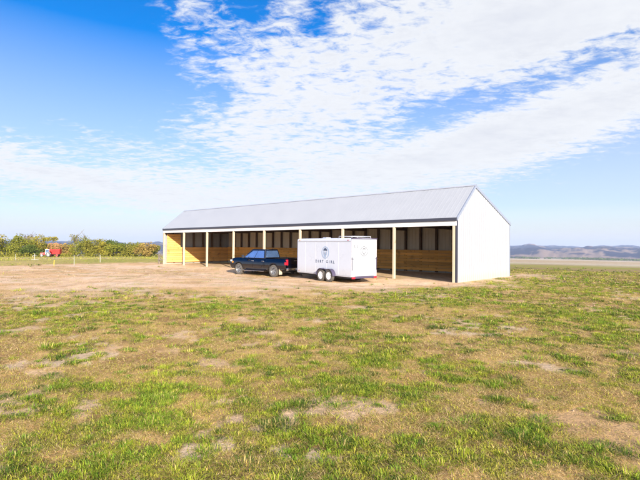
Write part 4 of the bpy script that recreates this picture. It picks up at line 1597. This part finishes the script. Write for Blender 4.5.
        l_ = ln * rng.uniform(.5, 1.3, N)
        w_ = ww * rng.uniform(.6, 1.3, N)
        z = gz(x, y) + rng.uniform(.003, .012, N)
        dx, dy = np.cos(an), np.sin(an)
        V = np.stack([np.stack([x - dy * w_ / 2, y + dx * w_ / 2, z], 1), np.stack([x + dy * w_ / 2, y - dx * w_ / 2, z], 1),
                      np.stack([x + dx * l_, y + dy * l_, z + l_ * rng.uniform(-.05, .40, N)], 1)], 1)
        t_ = rng.uniform(size=N)[:, None]
        c = np.array([.90, .70, .34])[None] * t_ + np.array([.17, .095, .035])[None] * (1 - t_)
        gr = rng.uniform(size=N) < .12 + .45 * green
        c = np.where(gr[:, None], np.array([.54, .49, .09])[None] * (.5 + .7 * t_), c)
        VV.append(V.reshape(-1, 3))
        CC.append(np.repeat(c, 3, 0))
        FF.append(base + np.arange(N)[:, None] * 3 + np.array([0, 1, 2]))
        base += N * 3
    V, C_, F = np.vstack(VV), np.vstack(CC), np.vstack(FF)
    mat = bpy.data.materials.new('grass_blades')
    mat.use_nodes = True
    t = NT(mat.node_tree)
    t.n.clear()
    at = t.n.new('ShaderNodeAttribute')
    at.attribute_name = 'blade_tone'
    tcn = t.n.new('ShaderNodeTexCoord')
    col = t.mix(0.5, at.outputs['Color'], t.mix(t.noise(tcn.outputs['Object'], 3.0), (.35, .35, .35, 1), (.65, .65, .65, 1)), 'OVERLAY')
    d = t.n.new('ShaderNodeBsdfDiffuse')
    tl = t.n.new('ShaderNodeBsdfTranslucent')
    t.l.new(col, d.inputs[0])
    t.l.new(col, tl.inputs[0])
    mx = t.n.new('ShaderNodeMixShader')
    mx.inputs[0].default_value = .3
    t.l.new(d.outputs[0], mx.inputs[1])
    t.l.new(tl.outputs[0], mx.inputs[2])
    ou = t.n.new('ShaderNodeOutputMaterial')
    t.l.new(mx.outputs[0], ou.inputs[0])
    o = np_mesh('grass', V, F, mat)
    a = o.data.attributes.new('blade_tone', 'FLOAT_COLOR', 'POINT')
    a.data.foreach_set('color', np.hstack([C_, np.ones((len(C_), 1))]).astype(np.float32).ravel())
    tag(o, 'patchy green and straw coloured grass covering the field in front of the shed', 'grass', kind='stuff')
    print('grass blades', len(F))


build_grass()


# ------------------------------------------------------------------ gravel and clods on the bare soil
def build_gravel():
    rng = np.random.default_rng(17)
    n = 60000
    r = np.sqrt(rng.uniform(3.0 ** 2, 46 ** 2, n))
    a = rng.uniform(-.78, .74, n)
    x, y = r * np.sin(a), r * np.cos(a)
    pad, green, patch, g1, g2, g3 = masks(x, y)
    u, v = barn_uv(x, y)
    k = (rng.uniform(size=n) < np.maximum(pad * .45, patch * .9)) & ~((v > -.2) & (v < BD + .3) & (u > -.3) & (u < BL + .3))
    x, y, r = x[k], y[k], r[k]
    n = len(x)
    s = (.004 + .013 * rng.uniform(size=n) ** 4) * (1 + r / 30)
    z = gz(x, y)
    base = np.array([(1, 0, 0), (-.5, .87, 0), (-.5, -.87, 0), (.3, .5, .8), (-.6, 0, .75), (.3, -.5, .7)])
    V = base[None] * s[:, None, None] * rng.uniform(.6, 1.4, (n, 6, 3))
    c, s_ = np.cos(rng.uniform(0, 6.28, n)), np.sin(rng.uniform(0, 6.28, n))
    V = np.stack([V[..., 0] * c[:, None] - V[..., 1] * s_[:, None], V[..., 0] * s_[:, None] + V[..., 1] * c[:, None], V[..., 2]], -1)
    V += np.stack([x, y, z - .003], 1)[:, None]
    T = np.array([(0, 1, 3), (1, 4, 3), (1, 2, 4), (2, 5, 4), (2, 0, 5), (0, 3, 5), (3, 4, 5)])
    F = (np.arange(n)[:, None, None] * 6 + T[None]).reshape(-1, 3)
    m = material('gravel_and_clods', (.36, .26, .17), .95, .0, .2, 4.0, .1, island=.35)
    o = np_mesh('gravel', V.reshape(-1, 3), F, m)
    tag(o, 'loose clods and gravel scattered over the bare soil of the yard', 'gravel', kind='stuff')


build_gravel()

# ------------------------------------------------------------------ haze
HAZE = 1.0e-4
if HAZE:
    hb = MB().box(-9200, 9200, -9200, 9200, -260, 130).build('haze', 'wire')
    hm = bpy.data.materials.new('haze_air')
    hm.use_nodes = True
    hm.node_tree.nodes.clear()
    pv = hm.node_tree.nodes.new('ShaderNodeVolumePrincipled')
    pv.inputs['Color'].default_value = (.56, .70, 1.0, 1)
    pv.inputs['Density'].default_value = HAZE
    ho = hm.node_tree.nodes.new('ShaderNodeOutputMaterial')
    hm.node_tree.links.new(pv.outputs[0], ho.inputs['Volume'])
    hb.data.materials.clear()
    hb.data.materials.append(hm)
    tag(hb, 'thin blue haze over the valley and the far hills', 'haze', kind='stuff')
